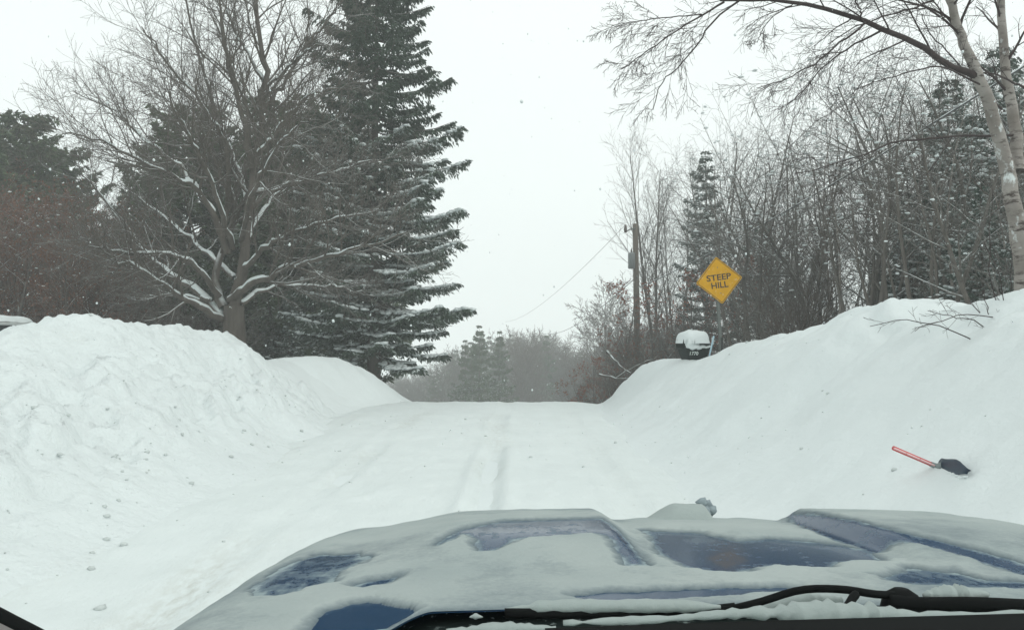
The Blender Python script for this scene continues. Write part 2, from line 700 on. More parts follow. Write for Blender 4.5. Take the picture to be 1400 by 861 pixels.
def road_dirt(x, y):
    wob = fbm(y * 0.25 + 0 * x, x * 0 + 2.2, 41, 2) * 0.16
    d = 0
    for c, a in ((-0.46, 0.9), (1.04, 0.25), (-2.28, 0.9), (-3.6, 0.6)):
        d = d + a * np.exp(-((x - c - wob) / 0.26) ** 2)
    return d * (0.45 + np.clip(fbm(x * 0.6, y * 0.35, 49, 3) * 2, -0.4, 0.7))


v, f = grid(np.arange(-5.8, 2.9, 0.05), np.concatenate([np.arange(0.6, 27, 0.06), np.arange(27, 110, 0.8)]), road_z)
tag(obj('snowy_road', mesh('snowy_road', v, f, M_road, True, {'dirt': road_dirt(v[:, 0], v[:, 1])})), kind='structure')

v, f = grid(np.arange(-11.5, -2.3, 0.06), np.arange(-4, 19.6, 0.06), B1)
o = tag(obj('snowbank', mesh('snowbank', v, f, M_bank)), 'tall lumpy plowed snowbank running in front of the bare snowy maple', 'snowbank')
v, f = grid(np.arange(-9.5, -2.5, 0.06), np.arange(17, 25.6, 0.06), B2)
o = tag(obj('snowbank', mesh('snowbank', v, f, M_bank_smooth)), 'low rounded snow mound at the foot of the tall spruce', 'snowbank')
v, f = grid(np.arange(0.5, 10.2, 0.06), np.arange(-4, 25, 0.06), B3)
o = tag(obj('snowbank', mesh('snowbank', v, f, M_bank_smooth)), 'long smooth snowbank holding the mailbox and red shovel', 'snowbank')

# snow crumbs thrown off by the plow: nobody could count them
rng = np.random.default_rng(5)
ICO_V, ICO_F = None, None


def ico():
    t = (1 + 5 ** 0.5) / 2
    v = np.array([(-1, t, 0), (1, t, 0), (-1, -t, 0), (1, -t, 0), (0, -1, t), (0, 1, t), (0, -1, -t), (0, 1, -t), (t, 0, -1), (t, 0, 1), (-t, 0, -1), (-t, 0, 1)], float)
    v /= np.linalg.norm(v[0])
    f = np.array([(0, 11, 5), (0, 5, 1), (0, 1, 7), (0, 7, 10), (0, 10, 11), (1, 5, 9), (5, 11, 4), (11, 10, 2), (10, 7, 6), (7, 1, 8), (3, 9, 4), (3, 4, 2), (3, 2, 6), (3, 6, 8), (3, 8, 9), (4, 9, 5), (2, 4, 11), (6, 2, 10), (8, 6, 7), (9, 8, 1)])
    return v, f


ICO_V, ICO_F = ico()


def blobs(centres, sizes, rng, jit=0.25):
    """many small lumps: centres (n,3), sizes (n,3)"""
    n = len(centres)
    V = ICO_V[None] * (1 + rng.uniform(-jit, jit, (n, 12, 1)))
    a = rng.uniform(0, 6.28, n)
    c, s = np.cos(a), np.sin(a)
    X = V[:, :, 0] * sizes[:, None, 0]
    Y = V[:, :, 1] * sizes[:, None, 1]
    W = np.stack([X * c[:, None] - Y * s[:, None], X * s[:, None] + Y * c[:, None], V[:, :, 2] * sizes[:, None, 2]], -1) + centres[:, None]
    Fc = (ICO_F[None] + (np.arange(n) * 12)[:, None, None]).reshape(-1, 3)
    return W.reshape(-1, 3), Fc


pts = []
for _ in range(300):
    y = rng.uniform(2.5, 17)
    x = -4.5 + rng.normal(0, 0.75) - 0.02 * y
    pts.append((x, y))
for _ in range(55):
    pts.append((rng.uniform(-4, 1.6), rng.uniform(3, 18)))
for _ in range(50):
    y = rng.uniform(4, 14)
    pts.append((rng.uniform(1.6, 4.6), y + 2.5))
cs, sz = [], []
for x, y in pts:
    r = 0.008 + 0.026 * rng.random() ** 4
    z = top(x, y)
    if -5.0 < x < 2.2:
        z = max(z, float(road_z(np.array(x), np.array(y))))
    cs.append((x, y, z + r * 0.2))
    sz.append((r * rng.uniform(0.8, 1.5), r, r * rng.uniform(0.6, 1.0)))
v, f = blobs(np.array(cs), np.array(sz), rng)
tag(obj('snow_crumbs', mesh('snow_crumbs', v, f, snow_material('crumb_snow', (0.54, 0.58, 0.57), dirt=0.5))), kind='stuff')  # crumb grey also carries the shade of small pits in the snow

# ------------------------------------------------------------------ tree makers
def rot_to(d, ang, az, rng):
    """direction leaning ang away from d, at azimuth az about it"""
    ref = np.array([0, 0, 1.0]) if abs(d[2]) < 0.9 else np.array([1.0, 0, 0])
    u = np.cross(d, ref)
    u /= np.linalg.norm(u)
    q = np.cross(d, u)
    return d * math.cos(ang) + (u * math.cos(az) + q * math.sin(az)) * math.sin(ang)


def path(p, d, L, n, wob, up, rng):
    out = [p]
    st = L / (n - 1)
    for _ in range(n - 1):
        d = d + rng.normal(0, wob, 3)
        d[2] += up
        d = d / math.sqrt(d @ d)
        p = p + d * st
        out.append(p)
    return np.array(out)


def spawn(T, pts, rad, L, lev, par, rng, leaves=None):
    """children of a branch given by pts and radii"""
    if lev >= par['levels']:
        return
    n = max(1, int(round(par['n'][lev] * rng.uniform(0.8, 1.2))))
    az = rng.uniform(0, 6.28)
    N_ = len(pts)
    for i in range(n):
        t = par['t0'][lev] + (1 - par['t0'][lev]) * (i + rng.uniform(0.1, 0.9)) / n
        q = t * (N_ - 1)
        k = min(int(q), N_ - 2)
        u = q - k
        p = pts[k] * (1 - u) + pts[k + 1] * u
        d = pts[k + 1] - pts[k]
        d = d / (math.sqrt(d @ d) + 1e-9)
        az += 2.4 + rng.normal(0, 0.4)
        cd_ = rot_to(d, par['ang'][lev] * rng.uniform(0.7, 1.3), az, rng)
        cl = L * par['ratio'][lev] * (1.15 - par.get('taper', 0.55) * t) * rng.uniform(0.7, 1.25)
        cr = max(par['rmin'], (rad[k] * (1 - u) + rad[k + 1] * u) * par['rr'][lev])
        ns = par['seg'][lev]
        pp = path(p, cd_, cl, ns, par['wob'][lev], par['up'][lev], rng)
        rr = np.linspace(cr, max(par['rmin'] * 0.7, cr * 0.35), ns)
        T[min(lev, len(T) - 1)].add(pp, rr, par['snow'][lev], par['sides'][lev])
        if leaves is not None and lev >= par['levels'] - 2:
            leaves.append(pp)
        spawn(T, pp, rr, cl, lev + 1, par, rng, leaves)


def leaf_quads(paths, per, size, rng, z_hi=None, keep=1.0):
    c = []
    for p in paths:
        if rng.random() > keep:
            continue
        for _ in range(per):
            q = rng.random() * (len(p) - 1)
            k = int(q)
            c.append(p[k] * (1 - q + k) + p[min(k + 1, len(p) - 1)] * (q - k) + rng.normal(0, size * 0.5, 3))
    c = np.array(c)
    return cards(c, None, size, size * 0.6, rng)


def cards(c, d, L, W, rng, hang=0.0):
    """n pointed leaf-shaped quads"""
    n = len(c)
    if d is None:
        d = rng.normal(0, 1, (n, 3))
    d = d + rng.normal(0, 0.25, (n, 3))
    d[:, 2] -= hang
    d /= np.linalg.norm(d, axis=1)[:, None]
    r = rng.normal(0, 1, (n, 3))
    u = np.cross(d, r)
    u /= np.linalg.norm(u, axis=1)[:, None] + 1e-9
    L = np.broadcast_to(L, (n,)) * rng.uniform(0.7, 1.3, n)
    W = np.broadcast_to(W, (n,)) * rng.uniform(0.7, 1.3, n)
    a = c
    b = c + d * (L * 0.45)[:, None] + u * (W * 0.5)[:, None]
    e = c + d * L[:, None]
    g = c + d * (L * 0.45)[:, None] - u * (W * 0.5)[:, None]
    V = np.stack([a, b, e, g], 1).reshape(-1, 3)
    return V, np.arange(4 * n).reshape(n, 4)


def bare_tree(seed, H, r, lean=0.06, fork=None, par=None, wob=0.05, mats=None, crown_from=0.3, stems=1, leafy=0.0, leaf_keep=1.0, flecks=0, fsize=0.05, leaf_size=0.075):
    """-> (trunk mesh, crown mesh) of a leafless tree with its foot at the origin"""
    rng = np.random.default_rng(seed)
    trunk, crown = Tubes(), Tubes()
    leaves = [] if leafy or flecks else None
    for s in range(stems):
        d = np.array([rng.normal(0, lean + 0.12 * (stems > 1)), rng.normal(0, lean + 0.12 * (stems > 1)), 1.0])
        d /= np.linalg.norm(d)
        h = H * (1 if s == 0 else rng.uniform(0.6, 0.95))
        rs = r * (1 if s == 0 else rng.uniform(0.6, 0.9))
        p0 = np.array([rng.normal(0, 0.05), rng.normal(0, 0.05), -0.4]) if stems > 1 else np.array([0, 0, -0.4])
        pts = path(p0, d, h + 0.4, 11, wob, 0.03, rng)
        rad = rs * (1 - 0.88 * np.linspace(0, 1, 11) ** 1.1)
        rad[0] *= 1.3
        trunk.add(pts, rad, 0.5, 7)
        p2 = dict(par)
        p2['t0'] = [crown_from] + list(par['t0'][1:])
        spawn([crown], pts, rad, h * par.get('Lk', 1.0), 0, p2, rng, leaves)
    m = mats or (M_bark, M_bark)
    tm = trunk.mesh('trunk', m[0])
    v, f, sn = crown.arrays()
    sm = None
    if flecks:                                        # little pads of snow caught on the twigs
        fr_ = np.random.default_rng(seed + 900)
        c = []
        for i in fr_.integers(0, len(leaves), flecks):
            p = leaves[i]
            c.append(p[fr_.integers(0, len(p) - 1)] + np.array([0, 0, 0.012]))
        g = fsize * (0.5 + fr_.random(flecks) ** 2)
        sv, sf = blobs(np.array(c), np.stack([g * 1.3, g * 0.7, g * 0.42], -1), fr_, 0.3)
        sm = mesh('snow_load', sv, sf, M_snow)
    if leafy:
        lv, lf = leaf_quads(leaves, max(1, int(leafy)), leaf_size, rng, keep=leaf_keep)
        me = mesh('crown', np.concatenate([v, lv]), np.concatenate([f, lf + len(v)]), [m[1], m[2]], True, {'snow': np.concatenate([sn, np.zeros(len(lv))])})
        mi = np.zeros(len(f) + len(lf), dtype=np.int32)
        mi[len(f):] = 1
        me.polygons.foreach_set('material_index', mi)
        return tm, me, sm
    return tm, mesh('crown', v, f, m[1], True, {'snow': sn}), sm


def conifer(seed, H, R, base=0.12, boughs=240, droop=0.3, tiplift=0.12, spray=0.19, width=0.075, dens=1.0, shape=0.8, snow_n=0, snow_top=0.65, mats=None,
            rtrunk=0.2, gap=0.0, ragged=0.25, hang=0.6, snow_size=0.12, snow_side=None, twiggy=0.0, tiers=0):
    """-> (trunk, crown, snow) meshes of an evergreen"""
    rng = np.random.default_rng(seed)
    trunk = Tubes()
    n = 12
    t = np.linspace(0, 1, n)
    pts = np.stack([0.05 * np.sin(t * 5 + seed), 0.05 * np.cos(t * 4 + seed), -0.5 + (H + 0.5) * t], -1)
    trunk.add(pts, rtrunk * (1 - 0.93 * t), 0.3, 8)
    C, D, SN = [], [], []
    sc, sz = [], []
    az = 0.0
    for i in range(boughs):
        z = base + (1 - base) * ((i + rng.random()) / boughs) ** 1.08
        if tiers:
            z = base + (1 - base) * (round((z - base) / (1 - base) * tiers) + rng.normal(0, 0.13)) / tiers
            z = min(max(z, base), 0.995)
        if gap and vnoise(np.array(z * 9.0), np.array(i * 0.37), seed) < -0.5 + gap:
            continue
        az += 2.399 + rng.normal(0, 0.25)
        L = R * ((1 - z) ** shape + 0.03) * rng.uniform(1 - ragged, 1 + ragged * 0.6)
        if z < base + 0.08:
            L *= rng.uniform(0.4, 0.85)
        m = 9
        s = np.linspace(0, 1, m)
        dirx = np.array([math.cos(az), math.sin(az)])
        rise = (0.35 * z - droop * (1 - z)) * rng.uniform(0.45, 1.55)
        zz = z * H + L * (rise * s - 0.20 * droop * s * (1 - s) * 4 + tiplift * s ** 3)
        wob = np.cumsum(rng.normal(0, 0.02 * L, m))
        bp = np.stack([dirx[0] * s * L - dirx[1] * wob, dirx[1] * s * L + dirx[0] * wob, zz], -1)
        trunk.add(bp, np.linspace(max(0.012, 0.012 * L + 0.008), 0.004, m), 0.6, 4)
        # lateral twigs with hanging sprays
        k = max(6, int(L * 26 * dens))
        u = rng.uniform(0.12 + 0.1 * twiggy, 1.0, k) ** 0.8
        q = u * (m - 1)
        i0 = np.minimum(q.astype(int), m - 2)
        w = (q - i0)[:, None]
        c = bp[i0] * (1 - w) + bp[i0 + 1] * w
        side = np.where(rng.random(k) < 0.5, -1.0, 1.0)
        ll = (0.34 * L * (1 - u) ** 0.7 + 0.17) * rng.uniform(0.4, 1.0, k)
        lat = np.stack([dirx[0] * 0.6 - dirx[1] * side, dirx[1] * 0.6 + dirx[0] * side, np.full(k, -0.10)], -1)
        lat /= np.linalg.norm(lat, axis=1)[:, None]
        per = 5
        for j in range(per):
            e = (j + rng.random(k)) / per
            pc = c + lat * (ll * e)[:, None]
            pc[:, 2] -= 0.25 * ll * e ** 2
            C.append(pc)
            D.append(lat + rng.normal(0, 0.35, (k, 3)))
            SN.append(np.full(k, 1.0 if z < snow_top else 0.25))
        if snow_n and z < snow_top:
            kk = rng.poisson(snow_n * L * (1.0 if z < snow_top * 0.8 else 0.4))
            if snow_side is not None:
                kk = int(kk * (0.35 + 0.65 * max(0, dirx @ np.array(snow_side)) ** 0.5))
            for _ in range(kk):
                uu = rng.uniform(0.3, 1.0)
                qq = uu * (m - 1)
                a0 = min(int(qq), m - 2)
                pc = bp[a0] * (1 - qq + a0) + bp[a0 + 1] * (qq - a0)
                off = rng.uniform(-1, 1) * (0.3 * L * (1 - uu) + 0.08)
                pc = pc + np.array([-dirx[1] * off, dirx[0] * off, 0.02 - 0.1 * abs(off)])
                g = snow_size * rng.uniform(0.45, 1.25)
                sc.append(pc)
                sz.append((g, g * rng.uniform(0.6, 1.0), g * rng.uniform(0.3, 0.5)))
    C, D, SN = np.concatenate(C), np.concatenate(D), np.concatenate(SN)
    V, Fq = cards(C, D, spray, width, rng, hang)
    cm = mesh('crown', V, Fq, (mats or (M_conifer_bark, M_spruce))[1], False, {'snow': np.repeat(SN, 4)})
    sm = None
    if sc:
        v, f = blobs(np.array(sc), np.array(sz), rng, 0.3)
        sm = mesh('snow_load', v, f, M_snow)
    return trunk.mesh('trunk', (mats or (M_conifer_bark,))[0]), cm, sm


def plant(kind, meshes, x, y, label, cat, group=None, z=None, rz=0.0, s=1.0, sz=None, tilt=None):
    t = empty(kind, (x, y, (top(x, y) if z is None else z) - 0.05), rz)
    t.scale = (s, s, sz or s)
    if tilt:
        t.rotation_euler = (tilt[0], tilt[1], rz)
    tag(t, label, cat, group)
    for nm, me in zip(('trunk', 'crown', 'snow_load'), meshes):
        if me is not None:
            o = obj(nm, me, t)
            if nm == 'snow_load':
                o['kind'] = 'stuff'
    return t


# ------------------------------------------------------------------ the big bare maple
def limb(T, spec, r0, r1, n, snow, sides, rng, wob=0.03):
    p = smooth_path([P(*q) for q in spec], n)
    L = np.linalg.norm(np.diff(p, axis=0), axis=1).sum()
    w_ = rng.normal(0, 1, (n, 3)) * wob
    w_[0] = 0
    p = p + w_
    r = r0 + (r1 - r0) * np.linspace(0, 1, n) ** 0.7
    T.add(p, r, snow, sides)
    return p, r, L


rng = np.random.default_rng(77)
MD = 22.0
trunkT, crownT = Tubes(), Tubes()
limb(trunkT, [(322, 520, MD), (321, 470, MD), (320, 440, MD), (320, 418, MD)], 0.34, 0.26, 8, 0.2, 10, rng, 0.0)
LIMBS = [
    ([(320, 425, 22), (333, 350, 22), (343, 280, 22.1), (352, 200, 22.2), (362, 120, 22.2), (356, 60, 22.2), (345, -40, 22.2), (340, -110, 22.2)], 0.165, 0.03),
    ([(308, 438, 22), (262, 412, 21), (215, 385, 20.2), (158, 353, 19.6), (120, 335, 19.2)], 0.105, 0.02),
    ([(304, 432, 22), (259, 390, 22.6), (216, 362, 23), (176, 318, 23.6), (140, 268, 24), (112, 240, 24.2)], 0.115, 0.02),
    ([(300, 405, 22), (266, 364, 21.3), (230, 347, 20.6), (185, 345, 20), (144, 340, 19.6), (110, 325, 19.4)], 0.085, 0.016),
    ([(290, 410, 22), (245, 405, 22.6), (210, 406, 23.2), (169, 414, 23.6)], 0.06, 0.014),
    ([(306, 420, 22), (294, 387, 22.2), (303, 344, 22.5), (317, 304, 22.7), (318, 268, 22.9), (298, 170, 23.1), (268, 60, 23.4), (250, -20, 23.6)], 0.13, 0.022),
    ([(315, 410, 22), (352, 383, 21.4), (415, 361, 20.6), (488, 341, 19.9), (558, 318, 19.4)], 0.12, 0.018),
    ([(330, 415, 22), (373, 392, 22.6), (453, 392, 23.2), (509, 403, 23.6)], 0.075, 0.014),
    ([(324, 385, 22), (348, 352, 21.6), (390, 322, 21), (457, 300, 20.5), (520, 288, 20.2)], 0.095, 0.016),
    ([(346, 262, 22), (375, 258, 22.3), (437, 241, 22.6), (497, 222, 22.9), (555, 215, 23.1)], 0.075, 0.014),
    ([(350, 222, 22), (375, 185, 21.8), (404, 146, 21.4), (437, 127, 21.1), (482, 118, 20.8)], 0.075, 0.014),
    ([(355, 165, 22.2), (385, 115, 22.5), (420, 60, 22.8), (455, 20, 23), (480, -20, 23.2)], 0.07, 0.014),
    ([(360, 130, 22.2), (390, 95, 21.6), (420, 70, 21.1), (452, 60, 20.8)], 0.045, 0.012),
    ([(312, 345, 22), (283, 278, 21.4), (254, 250, 20.8), (195, 221, 20.1), (143, 195, 19.6), (84, 182, 19.2)], 0.10, 0.014),
    ([(275, 270, 21.2), (244, 228, 21.6), (190, 185, 22.2), (163, 156, 22.5), (98, 124, 22.9)], 0.07, 0.013),
    ([(315, 290, 22.6), (312, 221, 22.2), (300, 180, 21.8), (270, 135, 21.2), (228, 85, 20.8), (196, 35, 20.5)], 0.08, 0.014),
    ([(345, 230, 22.1), (330, 150, 21.4), (310, 85, 20.9), (300, 10, 20.6), (290, -50, 20.5)], 0.085, 0.016),
    ([(360, 110, 22.2), (330, 60, 22.8), (310, 15, 23.2), (295, -50, 23.5)], 0.06, 0.014),
    ([(340, 300, 22), (330, 240, 24), (300, 175, 25), (240, 120, 25.6)], 0.08, 0.015),
    ([(335, 330, 22), (365, 280, 24), (410, 240, 25.4), (450, 190, 26)], 0.08, 0.015),
    ([(322, 380, 22), (270, 335, 24.5), (215, 290, 26), (165, 250, 27)], 0.09, 0.015),
    ([(330, 330, 22), (350, 250, 19.6), (390, 190, 18.4), (425, 160, 17.8)], 0.07, 0.013),
    ([(318, 340, 22), (285, 240, 19.8), (250, 170, 18.6), (225, 130, 18.2)], 0.075, 0.013),
]
par = dict(levels=3, n=[22, 8, 5], t0=[0.26, 0.15, 0.2], ang=[0.72, 0.75, 0.7], ratio=[0.34, 0.5, 0.55], rr=[0.5, 0.6, 0.65], seg=[7, 5, 4], wob=[0.12, 0.14, 0.16], up=[0.07, 0.06, 0.04],
           sides=[5, 4, 3], snow=[0.8, 0.4, 0.15], rmin=0.0037, taper=0.45)
ridge = Geo()
for spec, r0, r1 in LIMBS:
    p, r, L = limb(trunkT, spec, r0 * 1.05, r1, 22, 1.0, 7, rng)
    spawn([crownT], p, r, min(L, 7.0), 0, par, rng)
    # snow lying along the upper side of the limb, thinning out where it steepens
    q = smooth_path(p, 64)
    rq = np.interp(np.linspace(0, 1, 64), np.linspace(0, 1, 22), r)
    tg = np.gradient(q, axis=0)
    tg /= np.linalg.norm(tg, axis=1)[:, None]
    lie = ss((0.93 - np.abs(tg[:, 2])) / 0.25) * (0.45 + 1.1 * np.clip(vnoise(np.arange(64) * 0.35, np.full(64, r0 * 91.0), 7) + 0.5, 0, 1)) * (1 - ss((np.linspace(0, 1, 64) - 0.72) / 0.2))
    upv = np.array([0, 0, 1.0]) - tg * tg[:, 2:3]
    upv /= np.linalg.norm(upv, axis=1)[:, None] + 1e-6
    on = lie > 0.30
    a = 0
    while a < 64:
        if not on[a]:
            a += 1
            continue
        b = a
        while b < 63 and on[b + 1]:
            b += 1
        if b - a >= 3:
            rr = (0.72 * rq + 0.010)[a:b + 1] * np.clip(lie[a:b + 1], 0.3, 1.15)
            rr[0] *= 0.2
            rr[-1] *= 0.2
            ridge.tube(q[a:b + 1] + upv[a:b + 1] * (rq[a:b + 1] * 0.62)[:, None], rr, 7, True, 0.85)
        a = b + 1
base = P(322, 520, MD)
base[2] = top(base[0], base[1]) - 0.3
t = empty('maple_tree', base)
tag(t, 'big bare spreading maple with snow along its limbs and a forked trunk', 'tree')


def offset_mesh(T, name, mat, off):
    v, f, s = T.arrays()
    return mesh(name, v - np.asarray(off), f, mat, True, {'snow': s})


# foot of the trunk down to the ground
ft = Geo()
trunkT.add(np.array([[base[0], MD, base[2] - 0.3], [base[0], MD, (base[2] + P(322, 520, MD)[2]) / 2], P(322, 519, MD)]), np.array([0.48, 0.40, 0.36]), 0.0, 10)
obj('trunk', offset_mesh(trunkT, 'trunk', M_maple, base), t)
obj('crown', offset_mesh(crownT, 'crown', M_maple, base), t)
rm_ = mesh('limb_snow', np.concatenate(ridge.v) - base, ridge.f, M_snow)
obj('limb_snow', rm_, t)['kind'] = 'stuff'

# ------------------------------------------------------------------ tall spruce right of the maple
p = P(512, 500, 27)
H = 1.7 + 560 / F * 27 + 0.9
me = conifer(3, H, 3.15, base=0.115, boughs=290, tiers=33, droop=0.30, tiplift=0.06, dens=1.7, shape=0.42, snow_n=34.0, snow_top=0.55, rtrunk=0.25, ragged=0.44, hang=1.0, snow_size=0.115, snow_side=(0.85, -0.5), spray=0.15, width=0.055)
plant('spruce_tree', me, p[0], p[1], 'tall dark spruce with snow clumped on its drooping boughs beside the maple', 'tree', rz=0.3)

# ------------------------------------------------------------------ pines behind the maple and far left
PINES = [conifer(11, 12.0, 3.4, base=0.10, boughs=170, droop=-0.15, tiplift=0.2, dens=1.0, shape=0.42, spray=0.26, width=0.09, ragged=0.5, hang=0.1, mats=(M_conifer_bark, M_pine), rtrunk=0.2),
         conifer(12, 11.0, 3.8, base=0.06, boughs=180, droop=-0.05, tiplift=0.2, dens=1.0, shape=0.5, spray=0.26, width=0.09, ragged=0.55, hang=0.2, mats=(M_conifer_bark, M_pine), rtrunk=0.2)]
for i, (px, tp, d, lab) in enumerate([(255, 150, 33, 'dense dark pine filling the gap behind the maple low left limbs'), (330, 195, 35, 'dark pine directly behind the maple trunk'),
                                      (385, 140, 33, 'dark pine between the maple and the spruce, the taller one'), (448, 165, 36, 'dark pine half hidden behind the spruce trunk'),
                                      (205, 245, 36, 'short dark pine behind the maple left limbs')]):
    p = P(px, 480, d)
    z0 = top(p[0], p[1])
    h = P(px, tp, d)[2] - z0
    m = PINES[i % 2]
    s = h / (12.0, 11.0)[i % 2]
    plant('pine_tree', m, p[0], p[1], lab, 'tree', 'pines behind the maple', s=s * (1.15 if h < 9 else 1.0), sz=s, rz=i * 1.7)
for i, (px, tp, d, lab) in enumerate([(18, 158, 37, 'tall dark pine at the edge of the photo beyond the white car'), (70, 205, 40, 'second dark pine, shorter and farther, beyond the white car'), (-40, 170, 36, 'dark pine partly cut by the frame beyond the white car')]):
    p = P(px, 480, d)
    z0 = top(p[0], p[1])
    h = P(px, tp, d)[2] - z0
    s = h / (12.0, 11.0)[i % 2]
    plant('pine_tree', PINES[i % 2], p[0], p[1], lab, 'tree', 'pines beyond the white car', s=s, rz=i * 2.1 + 0.5)

# rusty young trees and brush that still hold their leaves
PB = dict(levels=3, n=[16, 8, 5], t0=[0.1, 0.15, 0.2], ang=[0.8, 0.7, 0.7], ratio=[0.42, 0.45, 0.5], rr=[0.5, 0.6, 0.6], seg=[6, 4, 3], wob=[0.12, 0.14, 0.16], up=[0.0, 0.0, -0.02], sides=[4, 3, 3], snow=[1.0, 0.7, 0.3], rmin=0.005)
BEECH = [bare_tree(21, 6.0, 0.09, par=PB, crown_from=0.12, mats=(M_bark, M_twig_red, M_leaf), leafy=2, leaf_keep=0.75, flecks=26, fsize=0.04),
         bare_tree(22, 5.0, 0.08, par=PB, crown_from=0.08, mats=(M_bark, M_twig_red, M_leaf), leafy=2, stems=2, leaf_keep=0.65, flecks=22, fsize=0.04)]
OAK = [bare_tree(24, 6.0, 0.08, par=dict(PB, n=[12, 6, 4]), crown_from=0.15, mats=(M_bark, M_twig, M_oakleaf), leafy=3, leaf_keep=0.6, leaf_size=0.14), bare_tree(25, 5.0, 0.07, par=dict(PB, n=[12, 6, 4]), crown_from=0.06, mats=(M_bark, M_twig, M_oakleaf), leafy=3, stems=2, leaf_keep=0.7, leaf_size=0.14)]
rng = np.random.default_rng(8)
for i in range(22):
    px = -60 + 225 * (i + rng.random()) / 22
    d = rng.uniform(25, 34)
    p = P(px, 470, d)
    top_py = 275 + 40 * rng.random() + max(0, px - 90) * 0.35
    z0 = top(p[0], p[1])
    s = (P(px, top_py, d)[2] - z0) / (6.0, 5.0)[i % 2]
    plant('beech_tree', BEECH[i % 2], p[0], p[1], 'young rusty brown beech in the thicket between white car and maple', 'tree', 'rusty beeches in the thicket behind the tall snowbank', s=s, rz=rng.uniform(0, 6.28))

# undergrowth behind the spruce and maple
PS = dict(levels=3, n=[7, 6, 4], t0=[0.1, 0.15, 0.2], ang=[0.5, 0.6, 0.7], ratio=[0.6, 0.5, 0.5], rr=[0.55, 0.6, 0.6], seg=[6, 4, 3], wob=[0.12, 0.14, 0.16], up=[0.03, 0.02, 0.0], sides=[4, 3, 3], snow=[0.8, 0.5, 0.3], rmin=0.004)
SHRUB = [bare_tree(31, 2.6, 0.03, par=PS, stems=7, crown_from=0.15, mats=(M_bark, M_bark), lean=0.25), bare_tree(32, 2.2, 0.03, par=PS, stems=9, crown_from=0.1, mats=(M_twig, M_twig), lean=0.35)]
for i in range(8):
    px = 150 + 300 * (i + rng.random()) / 14
    d = rng.uniform(26, 34)
    p = P(px, 470, d)
    plant('leafless_shrub', SHRUB[i % 2], p[0], p[1], 'leafless twiggy shrub in the undergrowth beneath the maple and pines', 'shrub', 'shrubs under the maple and pines', s=rng.uniform(1.0, 1.9), rz=rng.uniform(0, 6.28))
HEM = [conifer(41, 7.0, 2.0, base=0.03, boughs=120, droop=0.25, dens=1.0, shape=0.8, snow_n=5, snow_top=0.95, mats=(M_conifer_bark, M_hemlock), rtrunk=0.1, ragged=0.5, spray=0.15, width=0.065, snow_size=0.13),
       conifer(42, 10.0, 2.6, base=0.05, boughs=120, droop=0.3, dens=0.9, shape=0.7, snow_n=5, snow_top=0.9, mats=(M_conifer_bark, M_hemlock), rtrunk=0.14, ragged=0.45, spray=0.17, width=0.07, snow_size=0.15)]
for i, (px, d, s) in enumerate([(395, 31, 0.62), (430, 33, 0.75), (350, 32, 0.6), (140, 33, 0.75), (80, 31, 0.5), (30, 32, 0.55)]):
    p = P(px, 470, d)
    plant('hemlock_tree', HEM[0], p[0], p[1], 'small snowy hemlock low in the undergrowth behind the maple', 'tree', 'hemlocks low behind the maple', s=s, rz=i * 1.3)

# ------------------------------------------------------------------ the wood behind the sign
PF = dict(levels=3, n=[14, 6, 3], t0=[0.3, 0.15, 0.2], ang=[0.85, 0.8, 0.75], ratio=[0.27, 0.5, 0.5], rr=[0.42, 0.6, 0.65], seg=[6, 4, 3], wob=[0.10, 0.13, 0.15], up=[0.045, 0.03, 0.01], sides=[4, 3, 3], snow=[0.8, 0.4, 0.2], rmin=0.0036)
PT = dict(PF, n=[22, 8, 4], ang=[0.5, 0.55, 0.6], ratio=[0.26, 0.5, 0.5], up=[0.07, 0.05, 0.04], rmin=0.005)
M_forest = [M_bark, M_bark_far, M_twig]
WOOD = [bare_tree(51, 9.0, 0.085, par=PF, crown_from=0.42, mats=(M_bark, M_bark), wob=0.05, flecks=60),
        bare_tree(52, 8.0, 0.07, par=PF, crown_from=0.38, mats=(M_bark_far, M_bark), wob=0.07, stems=2, flecks=60),
        bare_tree(53, 10.0, 0.10, par=PF, crown_from=0.45, mats=(M_bark, M_twig), wob=0.045, flecks=50),
        bare_tree(54, 7.0, 0.05, par=PF, crown_from=0.35, mats=(M_birch, M_twig), wob=0.08, lean=0.15, flecks=40),
        bare_tree(55, 8.5, 0.075, par=PF, crown_from=0.4, mats=(M_bark_far, M_bark_far), wob=0.08, stems=3, flecks=60)]
PK = dict(PB, n=[11, 7, 4], ang=[0.75, 0.75, 0.7], ratio=[0.42, 0.48, 0.5], rr=[0.55, 0.6, 0.6], up=[0.04, 0.02, 0.0], snow=[0.9, 0.5, 0.2], rmin=0.0036)
WOOD += [bare_tree(56, 8.5, 0.12, par=PK, crown_from=0.28, mats=(M_bark, M_bark), wob=0.11, lean=0.12, flecks=70, fsize=0.06), bare_tree(57, 7.0, 0.09, par=PK, crown_from=0.25, mats=(M_bark_far, M_bark), wob=0.13, lean=0.2, flecks=70, fsize=0.06)]
WH = [9.0, 8.0, 10.0, 7.0, 8.5, 8.5, 7.0]
WLAB = ['slender grey bare tree in the crowded wood behind the sign', 'pale twin-stemmed bare tree in the crowded wood behind the sign', 'taller brown-twigged bare tree in the crowded wood behind the sign',
        'thin white-stemmed young birch in the crowded wood behind the sign', 'pale bare tree with three stems in the crowded wood behind the sign', 'crooked spreading bare tree in the crowded wood behind the sign', 'leaning crooked bare tree in the crowded wood behind the sign']
rng = np.random.default_rng(19)
WTOP = ([985, 1010, 1060, 1110, 1160, 1220, 1260, 1320, 1420], [250, 205, 200, 195, 175, 140, 120, 110, 90])
placed = []
tries = 0
